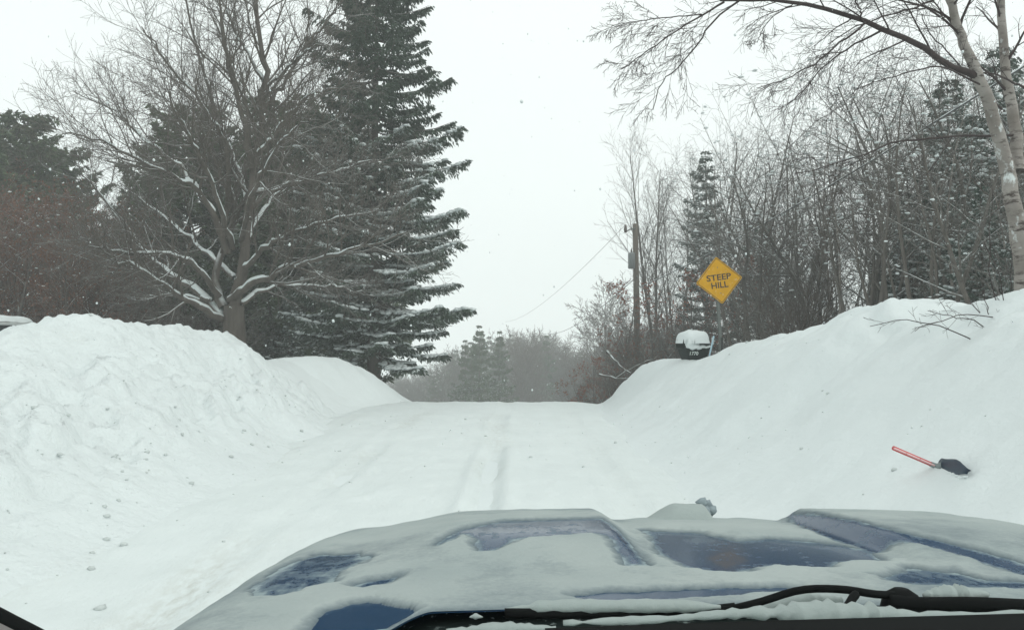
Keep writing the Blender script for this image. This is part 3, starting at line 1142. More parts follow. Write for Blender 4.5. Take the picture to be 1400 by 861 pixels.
while len(placed) < 92 and tries < 6000:
    tries += 1
    px = rng.uniform(1005, 1500)
    dmin = np.interp(px, [1000, 1100, 1200, 1300, 1400, 1500], [25, 20, 16.5, 14.5, 13.5, 12])
    d = dmin + 16 * rng.random() ** 1.3
    p = P(px, 440, d)
    if any((p[0] - a) ** 2 + (p[1] - b) ** 2 < 0.75 ** 2 for a, b in placed):
        continue
    placed.append((p[0], p[1]))
    k = rng.integers(0, 9)
    k = k if k < 7 else k - 2
    z0 = top(p[0], p[1])
    tp = np.interp(px, *WTOP) + rng.normal(8, 25)
    h = np.clip(P(px, tp, d)[2] - z0, 3.5, 14)
    if rng.random() < 0.22:
        h *= rng.uniform(0.5, 0.8)
    s = h / WH[k]
    plant('bare_tree', WOOD[k], p[0], p[1], WLAB[k], 'tree', 'bare trees in the wood behind the sign', s=s ** 0.8, sz=s, rz=rng.uniform(0, 6.28), tilt=(rng.normal(0, 0.05), rng.normal(0, 0.05)))
for i in range(9):
    px = rng.uniform(960, 1440)
    d = np.interp(px, [960, 1000, 1100, 1200, 1300, 1400, 1500], [24, 23, 18.5, 15.5, 13.8, 12.5, 11]) + rng.uniform(0, 8)
    p = P(px, 440, d)
    plant('leafless_shrub', SHRUB[i % 2], p[0], p[1], 'leafless twiggy shrub on the floor of the wood behind the sign', 'shrub', 'shrubs in the wood behind the sign', s=rng.uniform(0.7, 1.4), rz=rng.uniform(0, 6.28))
SLIM = conifer(43, 12.0, 1.7, base=0.04, boughs=190, tiers=26, droop=0.2, dens=1.5, shape=0.6, snow_n=6, snow_top=0.9, mats=(M_conifer_bark, M_hemlock), rtrunk=0.13, ragged=0.55, spray=0.14, width=0.05, snow_size=0.09)
for i, (px, tp, d, lab) in enumerate([(966, 205, 38, 'slim dark evergreen standing tall just behind the utility pole and sign'), (1040, 300, 33, 'dark evergreen deep in the wood right behind the yellow sign'),
                                      (1300, 105, 20, 'large snowy hemlock behind the leaning birch'), (1375, 60, 18, 'tall snowy hemlock at the frame edge behind the birch'), (1345, 250, 15.5, 'small hemlock with heavy snow clumps below the leaning birch'), (1245, 260, 21, 'mid-sized hemlock between bare trunks left of the leaning birch'),
                                      (1410, 240, 14.5, 'young hemlock cut by the frame under the birch')]):
    p = P(px, 440, d)
    z0 = top(p[0], p[1])
    h = P(px, tp, d)[2] - z0
    k = 1 if h > 6 else 0
    s = h / (7.0, 10.0)[k]
    if i == 0:
        plant('hemlock_tree', SLIM, p[0], p[1], lab, 'tree', 'evergreens in the wood behind the sign', s=h / 12.0, rz=0.4)
    else:
        plant('hemlock_tree', HEM[k], p[0], p[1], lab, 'tree', 'evergreens in the wood behind the sign', s=min(s, 1.3), sz=s, rz=i * 1.9)

# trees about the utility pole, over the crest
TALL = [bare_tree(61, 13.0, 0.12, par=PT, crown_from=0.32, mats=(M_bark_far, M_bark_far), wob=0.03, stems=2), bare_tree(62, 12.0, 0.11, par=PT, crown_from=0.35, mats=(M_bark_far, M_bark_far), wob=0.03)]
for i, (px, tp, d, lab) in enumerate([(905, 215, 44, 'tall pale bare tree just past the utility pole'), (888, 235, 46, 'tall slender bare tree directly behind the utility pole'), (940, 205, 43, 'tall bare tree between the utility pole and the evergreen'), (925, 260, 48, 'bare tree of middling height behind the mailbox'),
                                      (985, 215, 40, 'tall bare tree rising behind the sign face')]):
    p = P(px, 500, d)
    z0 = top(p[0], p[1])
    h = P(px, tp, d)[2] - z0
    s = h / (13.0, 12.0)[i % 2]
    plant('bare_tree', TALL[i % 2], p[0], p[1], lab, 'tree', 'tall bare trees by the utility pole', s=s, rz=i * 1.1)
for i, (px, tp, d, k, lab) in enumerate([(848, 395, 36, 0, 'small oak with rusty leaves left of the utility pole'), (880, 475, 34, 1, 'low rusty-leaved bush at the foot of the utility pole'), (945, 380, 34, 0, 'rusty-leaved young oak above the mailbox'), (812, 492, 40, 1, 'low rust-brown brush at the road crest'),
                                         (835, 500, 38, 1, 'brown brush by the road crest next to the snowbank'), (1015, 360, 30, 0, 'brown-leaved young tree behind the yellow sign'), (905, 440, 36, 1, 'brown brush between utility pole and mailbox')]):
    p = P(px, 520, d)
    z0 = top(p[0], p[1])
    s = (P(px, tp, d)[2] - z0) / (6.0, 5.0)[k]
    plant('oak_sapling', OAK[k], p[0], p[1], lab, 'tree', s=s, rz=i * 2.2)
for i in range(12):
    px = 800 + 180 * (i + rng.random()) / 12
    d = rng.uniform(30, 44)
    p = P(px, 520, d)
    plant('leafless_shrub', SHRUB[i % 2], p[0], p[1], 'leafless shrub on the slope around the utility pole', 'shrub', 'shrubs around the utility pole', s=rng.uniform(0.9, 1.7), rz=rng.uniform(0, 6.28))

# hazy trees down in the valley
PV = dict(PF, n=[24, 9, 5], ang=[0.7, 0.7, 0.65], ratio=[0.34, 0.5, 0.5], rmin=0.024, rr=[0.5, 0.65, 0.7], snow=[0.2, 0.1, 0.05])
VAL = [bare_tree(71, 14.0, 0.16, par=PV, crown_from=0.2, mats=(M_bark, M_bark_far)), bare_tree(72, 13.0, 0.15, par=PV, crown_from=0.15, mats=(M_bark, M_twig), stems=2)]
VC = conifer(73, 15.0, 4.2, base=0.03, boughs=120, tiers=17, droop=0.25, dens=0.8, shape=1.0, spray=0.34, width=0.14, ragged=0.6, mats=(M_conifer_bark, M_pine), rtrunk=0.2)
rng = np.random.default_rng(29)
FT = ([500, 560, 600, 620, 640, 655, 680, 720, 750, 775, 800, 830, 860, 900, 1000, 1100], [515, 505, 490, 470, 462, 448, 455, 452, 450, 470, 478, 470, 450, 440, 430, 400])
for i in range(150):
    px = 500 + 440 * ((i * 0.618) % 1.0) if i < 140 else rng.uniform(880, 960)
    d = rng.uniform(95, 185)
    p = P(px, 470, d)
    z0 = float(G(p[0], p[1]))
    tp = np.interp(px, *FT) + abs(rng.normal(0, 9)) - 4
    h = P(px, tp, d)[2] - z0
    ev = rng.random() < (0.62 if 590 < px < 700 else 0.14)
    k = i % 2
    s = np.clip(h / (15.0 if ev else (14.0, 13.0)[k]), 0.3, 1.6)
    if ev:
        plant('evergreen_tree', VC, p[0], p[1], 'hazy evergreen among the far trees below the road crest', 'tree', 'evergreens in the hazy valley', z=z0, s=s * 0.8, sz=s * 0.95, rz=rng.uniform(0, 6.28))
    else:
        plant('valley_tree', VAL[k], p[0], p[1], 'hazy bare tree in the far wood below the road crest', 'tree', 'bare trees in the hazy valley', z=z0, s=s * 0.84, rz=rng.uniform(0, 6.28))
for i, (px, tp, d, lab) in enumerate([(655, 444, 84, 'hazy dark spruce, the tallest evergreen of the far wood'), (683, 452, 88, 'hazy evergreen with a pointed top beside the tallest far spruce'), (636, 464, 86, 'hazy shorter evergreen at the edge of the far wood')]):
    p = P(px, 470, d)
    z0 = float(G(p[0], p[1]))
    s = (P(px, tp, d)[2] - z0) / 15.0
    plant('evergreen_tree', VC, p[0], p[1], lab, 'tree', 'evergreens in the hazy valley', z=z0, s=s * 0.85, sz=s, rz=i * 2.0)
for i, (px, tp, d, lab) in enumerate([(828, 385, 75, 'round-topped pale bare tree left of the utility pole, the larger one'), (846, 400, 70, 'pale bare tree nearest the utility pole in the haze'), (812, 430, 78, 'small pale bare tree at the edge of the far wood')]):
    p = P(px, 470, d)
    z0 = float(G(p[0], p[1]))
    h = P(px, tp, d)[2] - z0
    plant('bare_tree', VAL[0], p[0], p[1], lab, 'tree', z=z0, s=h / 16.0, sz=h / 15.5, rz=i * 1.4)

# ------------------------------------------------------------------ the leaning birch
rng = np.random.default_rng(41)
bt, bc = Tubes(), Tubes()
BASE = P(1412, 470, 9.6)
BASE[2] = top(BASE[0], BASE[1]) - 0.2
tr, r, L = limb(bt, [(1414, 520, 9.6), (1402, 400, 9.6), (1393, 330, 9.6), (1384, 270, 9.5), (1375, 215, 9.5), (1357, 155, 9.4), (1338, 105, 9.3), (1322, 70, 9.3), (1308, 33, 9.3), (1295, -12, 9.2), (1280, -90, 9.2)], 0.124, 0.034, 30, 0.5, 12, rng, 0.012)
PBI = dict(levels=3, n=[13, 6, 4], t0=[0.2, 0.2, 0.25], ang=[0.6, 0.55, 0.6], ratio=[0.36, 0.5, 0.5], rr=[0.34, 0.5, 0.6], seg=[9, 6, 4], wob=[0.08, 0.10, 0.12], up=[-0.02, -0.05, -0.06], sides=[5, 4, 3], snow=[0.3, 0.1, 0.0], rmin=0.0019, taper=0.5)
spawn([bc], tr[18:], r[18:], 3.0, 0, dict(PBI, n=[8, 6, 3]), rng)
BL = [([(1392, 235, 9.7), (1387, 166, 9.9), (1376, 104, 10), (1371, 41, 10), (1368, -20, 10), (1360, -90, 10)], 0.078, 0.034, 0.5, M_birch),
      ([(1338, 105, 9.3), (1300, 90, 9.1), (1255, 62, 8.9), (1195, 36, 8.7), (1140, 16, 8.5), (1085, 3, 8.4), (1030, 1, 8.3), (985, 3, 8.2)], 0.043, 0.013, 0.25, None),
      ([(990, 3, 8.2), (960, 22, 8.15), (925, 42, 8.1), (885, 70, 8.1), (850, 95, 8.0)], 0.012, 0.004, 0.3, None),
      ([(1010, 2, 8.3), (975, 32, 8.2), (952, 62, 8.2), (925, 95, 8.1), (905, 112, 8.1), (893, 150, 8.0)], 0.011, 0.004, 0.3, None),
      ([(1183, 31, 8.6), (1150, 58, 8.5), (1115, 85, 8.4), (1080, 106, 8.3), (1035, 122, 8.2)], 0.014, 0.004, 0.3, None),
      ([(1205, 42, 8.7), (1160, 66, 8.8), (1128, 90, 8.9), (1098, 125, 9.0), (1070, 148, 9.1)], 0.013, 0.004, 0.3, None),
      ([(1180, 30, 8.6), (1172, 10, 8.5), (1160, -20, 8.4)], 0.012, 0.006, 0.3, None),
      ([(1330, -30, 9.2), (1265, 5, 9.0), (1230, 16, 8.9), (1180, 32, 8.8), (1130, 60, 8.7)], 0.016, 0.005, 0.3, None),
      ([(1370, 150, 9.6), (1310, 88, 9.3), (1275, 50, 9.1), (1260, 20, 9.0)], 0.012, 0.005, 0.3, None),
      ([(1345, 118, 9.3), (1290, 92, 9.0), (1240, 100, 8.8), (1200, 112, 8.7), (1165, 128, 8.6)], 0.012, 0.004, 0.3, None),
      ([(1085, 4, 8.4), (1060, 20, 8.3), (1042, 42, 8.3), (1035, 60, 8.2)], 0.007, 0.003, 0.3, None),
      ([(960, 20, 8.15), (905, 25, 8.1), (870, 30, 8.1), (835, 35, 8.0)], 0.007, 0.003, 0.2, None),
      ([(1405, 184, 9.9), (1330, 188, 9.6), (1270, 189, 9.4), (1225, 195, 9.2), (1180, 212, 9.1), (1140, 225, 9.0), (1085, 238, 8.9)], 0.020, 0.005, 0.3, None),
      ([(1400, 120, 9.9), (1352, 100, 9.5), (1310, 95, 9.3)], 0.015, 0.006, 0.3, None)]
for spec, r0, r1, sn, _ in BL:
    pth, rr, L = limb(bt if r0 > 0.06 else bc, spec, r0, r1, 16, sn, 8 if r0 > 0.04 else 5, rng, 0.008)
    spawn([bc], pth, rr, min(L, 2.6), 0, PBI if r0 < 0.06 else dict(PBI, n=[5, 6, 3]), rng)
t = empty('birch_tree', BASE)
tag(t, 'large leaning birch with a long bare limb arching over the road', 'tree')
obj('trunk', offset_mesh(bt, 'trunk', M_birch, BASE), t)
obj('crown', offset_mesh(bc, 'crown', M_birch_twig, BASE), t)

# bent stems poking out of the snow under the birch
st = Tubes()
b0 = on_ground(1372, 462, 6)
STEMS = [[(1372, 478, 8.9), (1362, 420, 8.9), (1352, 340, 8.9), (1356, 260, 9.0)], [(1384, 470, 8.9), (1376, 430, 8.8), (1366, 380, 8.7), (1345, 330, 8.6)], [(1398, 452, 8.9), (1340, 431, 8.5), (1290, 436, 8.2), (1248, 452, 8.0)],
         [(1340, 470, 8.4), (1285, 448, 8.3), (1240, 437, 8.3), (1190, 445, 8.3)], [(1390, 470, 8.8), (1382, 400, 8.9), (1384, 340, 9.0)], [(1360, 470, 8.8), (1340, 425, 9.0), (1310, 412, 9.2), (1285, 408, 9.3)],
         [(1380, 470, 8.8), (1330, 438, 8.5), (1300, 432, 8.4), (1268, 425, 8.3)], [(1350, 474, 8.7), (1352, 430, 8.7), (1344, 395, 8.7)]]
for s_ in STEMS:
    pth, rr, L = limb(st, s_, 0.0075, 0.003, 10, 0.25, 5, rng, 0.01)
    spawn([st], pth, rr, L * 0.6, 0, dict(PBI, levels=2, n=[5, 2], up=[0.02, 0.0]), rng)
t = empty('brush_stems', b0)
tag(t, 'dark bent brush stems sticking out of the snowbank below the birch', 'shrub')
obj('stem_growth', offset_mesh(st, 'stem_growth', M_birch_twig, b0), t)
# dead snow-covered limbs lying at the crest by the mailbox
bl = Tubes()
b0 = P(850, 520, 26)
for s_ in ([(820, 512, 27), (850, 518, 26), (885, 512, 25)], [(830, 480, 27), (848, 500, 26), (862, 510, 25.5)], [(842, 518, 26.5), (870, 500, 26), (900, 488, 25.5)]):
    pth, rr, L = limb(bl, s_, 0.045, 0.015, 9, 1.0, 6, rng, 0.02)
    spawn([bl], pth, rr, 1.6, 0, dict(PBI, levels=2, n=[4, 3], up=[0.0, 0.0], rmin=0.006), rng)
t = empty('fallen_branch', b0)
tag(t, 'snow-covered fallen branches behind the end of the snowbank near the crest', 'branch')
obj('wood', offset_mesh(bl, 'wood', M_bark, b0), t)

# ------------------------------------------------------------------ warning sign
def text_mesh(txt, wdt, hgt, mat, depth=0.001, bold=0.0, name='lettering'):
    """text in the x,z plane facing -y, centred, scaled to width and height"""
    cu = bpy.data.curves.new(name, 'FONT')
    cu.body = txt
    cu.align_x, cu.align_y = 'CENTER', 'CENTER'
    cu.extrude = 0.0
    cu.offset = bold
    cu.resolution_u = 4
    to = bpy.data.objects.new(name, cu)
    COL.objects.link(to)
    dg = bpy.context.evaluated_depsgraph_get()
    me = bpy.data.meshes.new_from_object(to.evaluated_get(dg))
    bpy.data.objects.remove(to)
    bpy.data.curves.remove(cu)
    me.name = name
    v = np.zeros(len(me.vertices) * 3, np.float32)
    me.vertices.foreach_get('co', v)
    v = v.reshape(-1, 3)
    lo, hi = v.min(0), v.max(0)
    c = (lo + hi) / 2
    q = np.zeros_like(v)
    q[:, 0] = (v[:, 0] - c[0]) * wdt / (hi[0] - lo[0])
    q[:, 2] = (v[:, 1] - c[1]) * hgt / (hi[1] - lo[1])
    me.vertices.foreach_set('co', q.reshape(-1))
    me.materials.clear()
    me.materials.append(mat)
    me.update()
    return me


def rounded_diamond(half, rad, n=5):
    """corner points of a square standing on its corner, x,z"""
    a = half - rad
    pts = []
    for cx, cz, a0 in ((a, a, 0), (-a, a, 90), (-a, -a, 180), (a, -a, 270)):
        for k in range(n + 1):
            t_ = RAD(a0 + 90 * k / n)
            pts.append((cx + rad * math.cos(t_), cz + rad * math.sin(t_)))
    c, s_ = math.cos(RAD(45)), math.sin(RAD(45))
    return [(x * c - z * s_, x * s_ + z * c) for x, z in pts]


def sign_yellow():
    k = N('sign_yellow')
    n = k.noise(8, 4, 0.6)
    c = k.mix(k.maprange(n, 0.35, 0.7), (0.62, 0.315, 0.004), (0.70, 0.37, 0.008))
    g = k.maprange(k.noise(14, 4, 0.65), 0.60, 0.70)
    c = k.mix(k.math('MULTIPLY', g, 0.5), c, (0.75, 0.7, 0.55))
    return k.set(color=c, rough=0.55, spec=0.15)


M_black = plain('black_paint', (0.012, 0.012, 0.012), 0.5)
M_galv = plain('weathered_steel_post', (0.15, 0.165, 0.155), 0.6, 0.3, 0.25, 20)
SD = 19.5
ctr = P(983.3, 383.2, SD)
half = 0.39
sx, sy = ctr[0] + 0.06, SD + 0.04
bz = top(sx, sy)
t = empty('warning_sign', (sx, sy, bz))
tag(t, 'tilted yellow diamond sign reading STEEP HILL on a thin steel post', 'road sign')
g = Geo()
hgt = ctr[2] - bz + 0.42
uw = 0.022
for (x0, x1, y0, y1) in ((-uw, uw, 0.0, 0.006), (-uw, -uw + 0.006, 0.006, 0.034), (uw - 0.006, uw, 0.006, 0.034), (-uw - 0.020, -uw, 0.034, 0.040), (uw, uw + 0.020, 0.034, 0.040)):
    g.box(((x0 + x1) / 2, (y0 + y1) / 2, hgt / 2 - 0.4), (x1 - x0, y1 - y0, hgt + 0.8))
po = g.build('post', M_galv, t)
po.rotation_euler = (0, RAD(-3), 0)
g = Geo()
g.box((0, -0.006, 0.35), (0.046, 0.012, 0.5))
sl = g.build('reflector_sleeve', plain('dark_sleeve', (0.02, 0.025, 0.022), 0.6), t)
pe = Geo()
pe.prism(rounded_diamond(half, 0.04), -0.004, 0.0)
pn = pe.build('panel', sign_yellow(), t)
rel = ctr - np.array([sx, sy, bz])
pn.location = (rel[0], -0.03, rel[2])
pn.rotation_euler = (0, RAD(-7.5), RAD(4))
oo, ii = rounded_diamond(half - 0.018, 0.032), rounded_diamond(half - 0.030, 0.022)
n_ = len(oo)
v = [(x, -0.006, z) for x, z in oo] + [(x, -0.006, z) for x, z in ii]
bo = obj('border', mesh('border', v, [(k, (k + 1) % n_, n_ + (k + 1) % n_, n_ + k) for k in range(n_)], M_black, False), pn)
for txt, wd, zc in (('STEEP', 0.58, 0.072), ('HILL', 0.40, -0.108)):
    lt = obj('lettering', text_mesh(txt, wd, 0.142, M_black, bold=0.018), pn)
    lt.location = (0, -0.0065, zc)
for zc in (0.30, -0.30):
    g = Geo()
    a = np.arange(8) / 8 * 2 * math.pi
    g.tube([(0, -0.010, zc), (0, -0.003, zc)], 0.012, 8)
    g.build('bolt', M_galv, pn)

# ------------------------------------------------------------------ mailbox
MB = 18.5
mp = P(950, 497, MB)
mz = top(mp[0], mp[1])
ms = 1.09
t = empty('mailbox', (mp[0], mp[1], mz), RAD(20))
t.scale = (ms, ms, ms)
tag(t, 'dark plastic post mailbox with a thick snow cap beside the sign', 'mailbox')
M_box = plain('dark_green_plastic', (0.008, 0.015, 0.014), 0.5, 0, 0.2, 10, spec=0.15)
zb = (P(950, 476, MB)[2] - mz) / ms                             # shelf line between box and newspaper slot
def arch(wd, h0, h1, n=10):
    pts = [(-wd, h0), (wd, h0)]
    for k in range(n + 1):
        a_ = math.pi * k / n
        pts.append((wd * math.cos(a_), h1 + wd * 0.55 * math.sin(a_)))
    return pts
g = Geo()
g.prism(arch(0.25, zb + 0.01, zb + 0.15), -0.10, 0.30)
g.build('box', M_box, t)
g = Geo()
g.prism(arch(0.262, zb + 0.0, zb + 0.155), -0.135, -0.102)
dr = g.build('door', plain('dark_door_plastic', (0.02, 0.03, 0.028), 0.4), t)
g = Geo()
g.box((0, -0.145, zb + 0.24), (0.06, 0.018, 0.03), 0.006)
g.build('handle', M_box, dr)
g = Geo()
g.box((0, 0.05, zb - 0.008), (0.56, 0.46, 0.025), 0.008)
g.build('shelf', M_box, t)
g = Geo()
lo_, hi_ = zb - 0.26, zb - 0.022
g.add([(-0.18, -0.09, lo_), (0.20, -0.09, lo_), (0.20, 0.2, lo_), (-0.18, 0.2, lo_), (-0.24, -0.15, hi_), (0.24, -0.15, hi_), (0.24, 0.24, hi_), (-0.24, 0.24, hi_)],
      [(0, 3, 2, 1), (4, 5, 6, 7), (0, 1, 5, 4), (1, 2, 6, 5), (2, 3, 7, 6), (3, 0, 4, 7)])
ho = g.build('newspaper_holder', M_box, t)
g = Geo()
g.box((0.08, 0.06, (lo_ - 1.2) / 2), (0.16, 0.16, lo_ + 1.2), 0.01)
g.build('post', M_box, t)
tm = obj('lettering', text_mesh('1770', 0.19, 0.075, plain('pale_digits', (0.66, 0.72, 0.68), 0.5), bold=0.02), ho)
tm.location = (-0.10, -0.139, zb - 0.10)
tm.rotation_euler = (RAD(14), 0, 0)
# snow cap
xs, ys = np.linspace(-0.33, 0.31, 40), np.linspace(-0.28, 0.38, 44)
def cap_top(X, Y):
    e = np.clip(1 - np.maximum(np.abs((X + 0.02) / 0.285) ** 3.2 + np.abs((Y - 0.05) / 0.31) ** 3.2, 0), 0, 1) ** 0.42
    return zb + 0.12 + e * (0.245 + fbm(X * 6, Y * 6, 61, 2) * 0.04) - (e <= 0) * 0.02
v, f = grid(xs, ys, cap_top)
e = ((np.abs(v[:, 0] / 0.30) ** 3.2 + np.abs((v[:, 1] - 0.05) / 0.31) ** 3.2) < 1.0)
keep = e[f].any(1)
v2 = v.copy()
sc_ = obj('snow_cap', mesh('snow_cap', v2, f[keep], M_snow), t)
g = Geo()
pts = np.stack([np.linspace(-0.29, 0.29, 14), np.full(14, -0.165), zb + 0.03 + 0.012 * np.sin(np.arange(14) * 1.7)], -1)
g.tube(pts, np.array([0.02] + [0.05, 0.055, 0.06, 0.062, 0.06, 0.055, 0.05, 0.04, 0.035, 0.03, 0.028, 0.024] + [0.01]), 8, True, 0.9)
g.tube(np.stack([np.linspace(-0.27, 0.03, 10), np.full(10, -0.15), np.full(10, zb + 0.115) - np.linspace(0, 0.06, 10)], -1), np.array([0.075, 0.09, 0.09, 0.085, 0.075, 0.07, 0.06, 0.05, 0.035, 0.01]), 8, True, 1.0)
g.build('snow_ledge', M_snow, t, True)

# plow marker stake
a, b = P(969, 490, 18.1), P(976, 459, 18.1)
a2 = a + (a - b) * 0.6
t = empty('marker_stake', a2)
tag(t, 'thin pale blue leaning stake right beside the mailbox', 'stake')
g = Geo()
g.tube([np.zeros(3), (b - a2) * 0.5, (b - a2) * 0.98, (b - a2)], [0.016, 0.017, 0.02, 0.008], 6)
g.build('rod', plain('pale_blue_plastic', (0.36, 0.52, 0.60), 0.4), t, True)
g = Geo()
c = (b - a2) * 0.86
g.box(c, (0.05, 0.012, 0.15), 0.004)
g.build('reflector', plain('pale_grey_plastic', (0.40, 0.44, 0.44), 0.4), t)

# ------------------------------------------------------------------ snow shovel in the bank
sp = on_ground(1283, 634)
d0 = sp[1]
hp = P(1221, 612, d0 - 0.05)
t = empty('snow_shovel', sp)
tag(t, 'snow shovel with red shaft and dark blade stuck in the bank', 'shovel')
ax = hp - P(1277, 636, d0)
ax = ax / np.linalg.norm(ax)
off = P(1277, 636, d0) - sp
M_red = plain('red_fibreglass', (0.52, 0.06, 0.06), 0.4, 0, 0.12, 30)
M_pink = plain('pale_pink_stripe', (0.80, 0.50, 0.50), 0.35)  # paler pink strip along the front of the red shaft
L_ = np.linalg.norm(hp - P(1277, 636, d0))
per = np.cross(ax, np.array([0, 1.0, 0]))
per /= np.linalg.norm(per)
g = Geo()
g.tube([off - ax * 0.02, off + ax * L_ * 0.5, off + ax * L_], 0.0165, 12)
sh = g.build('shaft', M_red, t, True)
g = Geo()
nrm = np.array([0, -0.0150, 0])
g.tube([off + nrm + ax * 0.005, off + nrm + ax * L_ * 0.36], 0.0075, 6)
g.tube([off + nrm + ax * L_ * 0.38, off + nrm + ax * L_ * 0.69], 0.0075, 6)
g.tube([off + nrm + ax * L_ * 0.71, off + nrm + ax * L_ * 0.995], 0.0075, 6)
g.build('stripe', M_pink, sh)
# scoop: a curved dish behind the socket, half full of snow
h0 = on_ground(1281, 634)[1] - 0.02
h1 = on_ground(1322, 654)[1] + 0.01
w0 = P(1319, 649, h1) - P(1281, 634, h0)
ln = np.linalg.norm(w0)
wd = w0 / ln
up_ = np.cross(wd, np.array([0, 1.0, 0]))
up_ /= np.linalg.norm(up_)
if up_[2] < 0:
    up_ = -up_
bk = np.array([0, 1.0, 0])
rows, colsn = 9, 9
vv = []
o_ = P(1281, 634, h0) - sp
for i in range(rows):
    s_ = i / (rows - 1)
    hw = 0.042 + 0.034 * ss(s_ * 1.6) - 0.045 * ss((s_ - 0.45) / 0.55)
    for j in range(colsn):
        q = j / (colsn - 1) * 2 - 1
        vv.append(o_ + wd * ln * s_ * (1.0 if q > 0 else 1.0 + 0.42 * q * s_) + up_ * (q * hw + 0.012) + bk * (0.05 * (1 - q * q) - 0.085))
g = Geo()
g.tube([o_ + bk * -0.03 + wd * ln * 0.12, off - ax * 0.02 - bk * 0.01, off + ax * 0.03], [0.028, 0.024, 0.020], 10)
g.build('socket', plain('grey_plastic_socket', (0.22, 0.25, 0.25), 0.5), t, True)
vv = np.array(vv)
idx = (np.arange(rows - 1)[:, None] * colsn + np.arange(colsn - 1)[None]).reshape(-1)
ff = np.stack([idx, idx + 1, idx + colsn + 1, idx + colsn], -1)
me = mesh('scoop', vv, ff, plain('dark_blue_black_plastic', (0.012, 0.030, 0.052), 0.4, 0, 0.5, 18, spec=0.25))
sco = obj('scoop', me, t)
md = sco.modifiers.new('solid', 'SOLIDIFY')
md.thickness = 0.008
g = Geo()
g.tube([o_ + wd * ln * 0.20 - up_ * 0.040 - bk * 0.10, o_ + wd * ln * 0.75 - up_ * 0.014 - bk * 0.10], [0.006, 0.004], 6)
g.build('metal_edge', plain('pale_metal', (0.6, 0.65, 0.68), 0.3, 0.7), sco)
cc = np.array([o_ + wd * ln * a_ - up_ * b_ - bk * 0.05 for a_, b_ in ((0.42, 0.028), (0.55, 0.030), (0.68, 0.026), (0.80, 0.030), (0.30, 0.036), (0.90, 0.012))])
v, f = blobs(cc, np.array([(0.030, 0.03, 0.014), (0.034, 0.03, 0.016), (0.030, 0.03, 0.013), (0.030, 0.03, 0.016), (0.022, 0.03, 0.010), (0.018, 0.03, 0.010)]), np.random.default_rng(4), 0.2)
obj('caked_snow', mesh('caked_snow', v, f, M_snow), sco)

# ------------------------------------------------------------------ utility pole and wires
UD = 38.0
tp_ = P(868.5, 306, UD)
bz = float(G(tp_[0], UD)) - 0.3
t = empty('utility_pole', (tp_[0], UD, bz))
tag(t, 'weathered wooden utility pole with a grey transformer beyond the snowbank', 'utility pole')
Hh = tp_[2] - bz
M_pole = bark_material('weathered_pole', (0.10, 0.085, 0.07), (0.17, 0.15, 0.125), 9, (1, 1, 0.06), 0.0)
g = Geo()
g.tube([(0.09, 0, -0.6), (0.06, 0, Hh * 0.5), (0, 0, Hh)], [0.17, 0.145, 0.12], 12)
g.build('pole', M_pole, t, True)
g = Geo()
g.tube([(0.0, -0.1, Hh - 0.22), (-0.28, -0.12, Hh - 0.28), (-0.44, -0.14, Hh - 0.38)], [0.035, 0.03, 0.03], 6)
g.build('bracket', M_galv, t)
g = Geo()
g.tube([(-0.46, -0.14, Hh - 0.42), (-0.46, -0.14, Hh - 0.30), (-0.46, -0.14, Hh - 0.16), (-0.46, -0.14, Hh - 0.06)], [0.05, 0.075, 0.06, 0.03], 8)
g.build('insulator', plain('brown_porcelain', (0.08, 0.06, 0.05), 0.3), t, True)
zt = P(868, 357, UD)[2] - bz
g = Geo()
g.tube([(-0.20, -0.20, zt - 0.36), (-0.20, -0.20, zt - 0.33), (-0.20, -0.20, zt + 0.30), (-0.20, -0.20, zt + 0.34), (-0.20, -0.20, zt + 0.38)], [0.13, 0.16, 0.16, 0.15, 0.08], 14)
tf = g.build('transformer', plain('grey_paint', (0.20, 0.22, 0.22), 0.5), t, True)
g = Geo()
g.tube([(-0.20, -0.20, zt + 0.38), (-0.20, -0.20, zt + 0.55)], [0.04, 0.025], 8)
g.build('bushing', plain('brown_porcelain', (0.08, 0.06, 0.05), 0.3), tf, True)
wp = np.array([0.05, -0.15, P(870, 378, UD)[2] - bz])
g = Geo()
g.box(wp, (0.06, 0.2, 0.10), 0.01)
g.build('clamp', M_galv, t)
W0 = np.array([tp_[0], UD, bz]) + wp + np.array([0, -0.1, 0])
M_wire = bark_material('snowy_cable', (0.08, 0.08, 0.08), (0.12, 0.12, 0.12), 5, None, 1.0, -0.5, 0.1)


def wire(a, b, sag, r, lab, snowv):
    q = np.linspace(0, 1, 40)[:, None]
    pts = a + (b - a) * q
    pts[:, 2] -= sag * 4 * (q[:, 0] * (1 - q[:, 0]))
    T_ = Tubes()
    T_.add(pts - a, np.full(40, r), snowv, 6)
    o = obj('power_line', T_.mesh('power_line', M_wire))
    o.location = a
    tag(o, lab, 'power line')


wire(W0, P(740, 455, 105), 1.0, 0.019, 'dark overhead wire running from the utility pole downhill over the valley', 0.3)
wire(np.array([tp_[0] - 0.46, UD - 0.14, bz + Hh - 0.06]), P(690, 440, 112), 1.0, 0.010, 'thinner top wire from the pole insulator out over the valley', 0.2)
wire(W0 + np.array([0.05, -0.05, -0.5]), P(1420, 78, 13), 0.25, 0.020, 'snow-coated cable slanting up from the utility pole through the wood', 1.0)

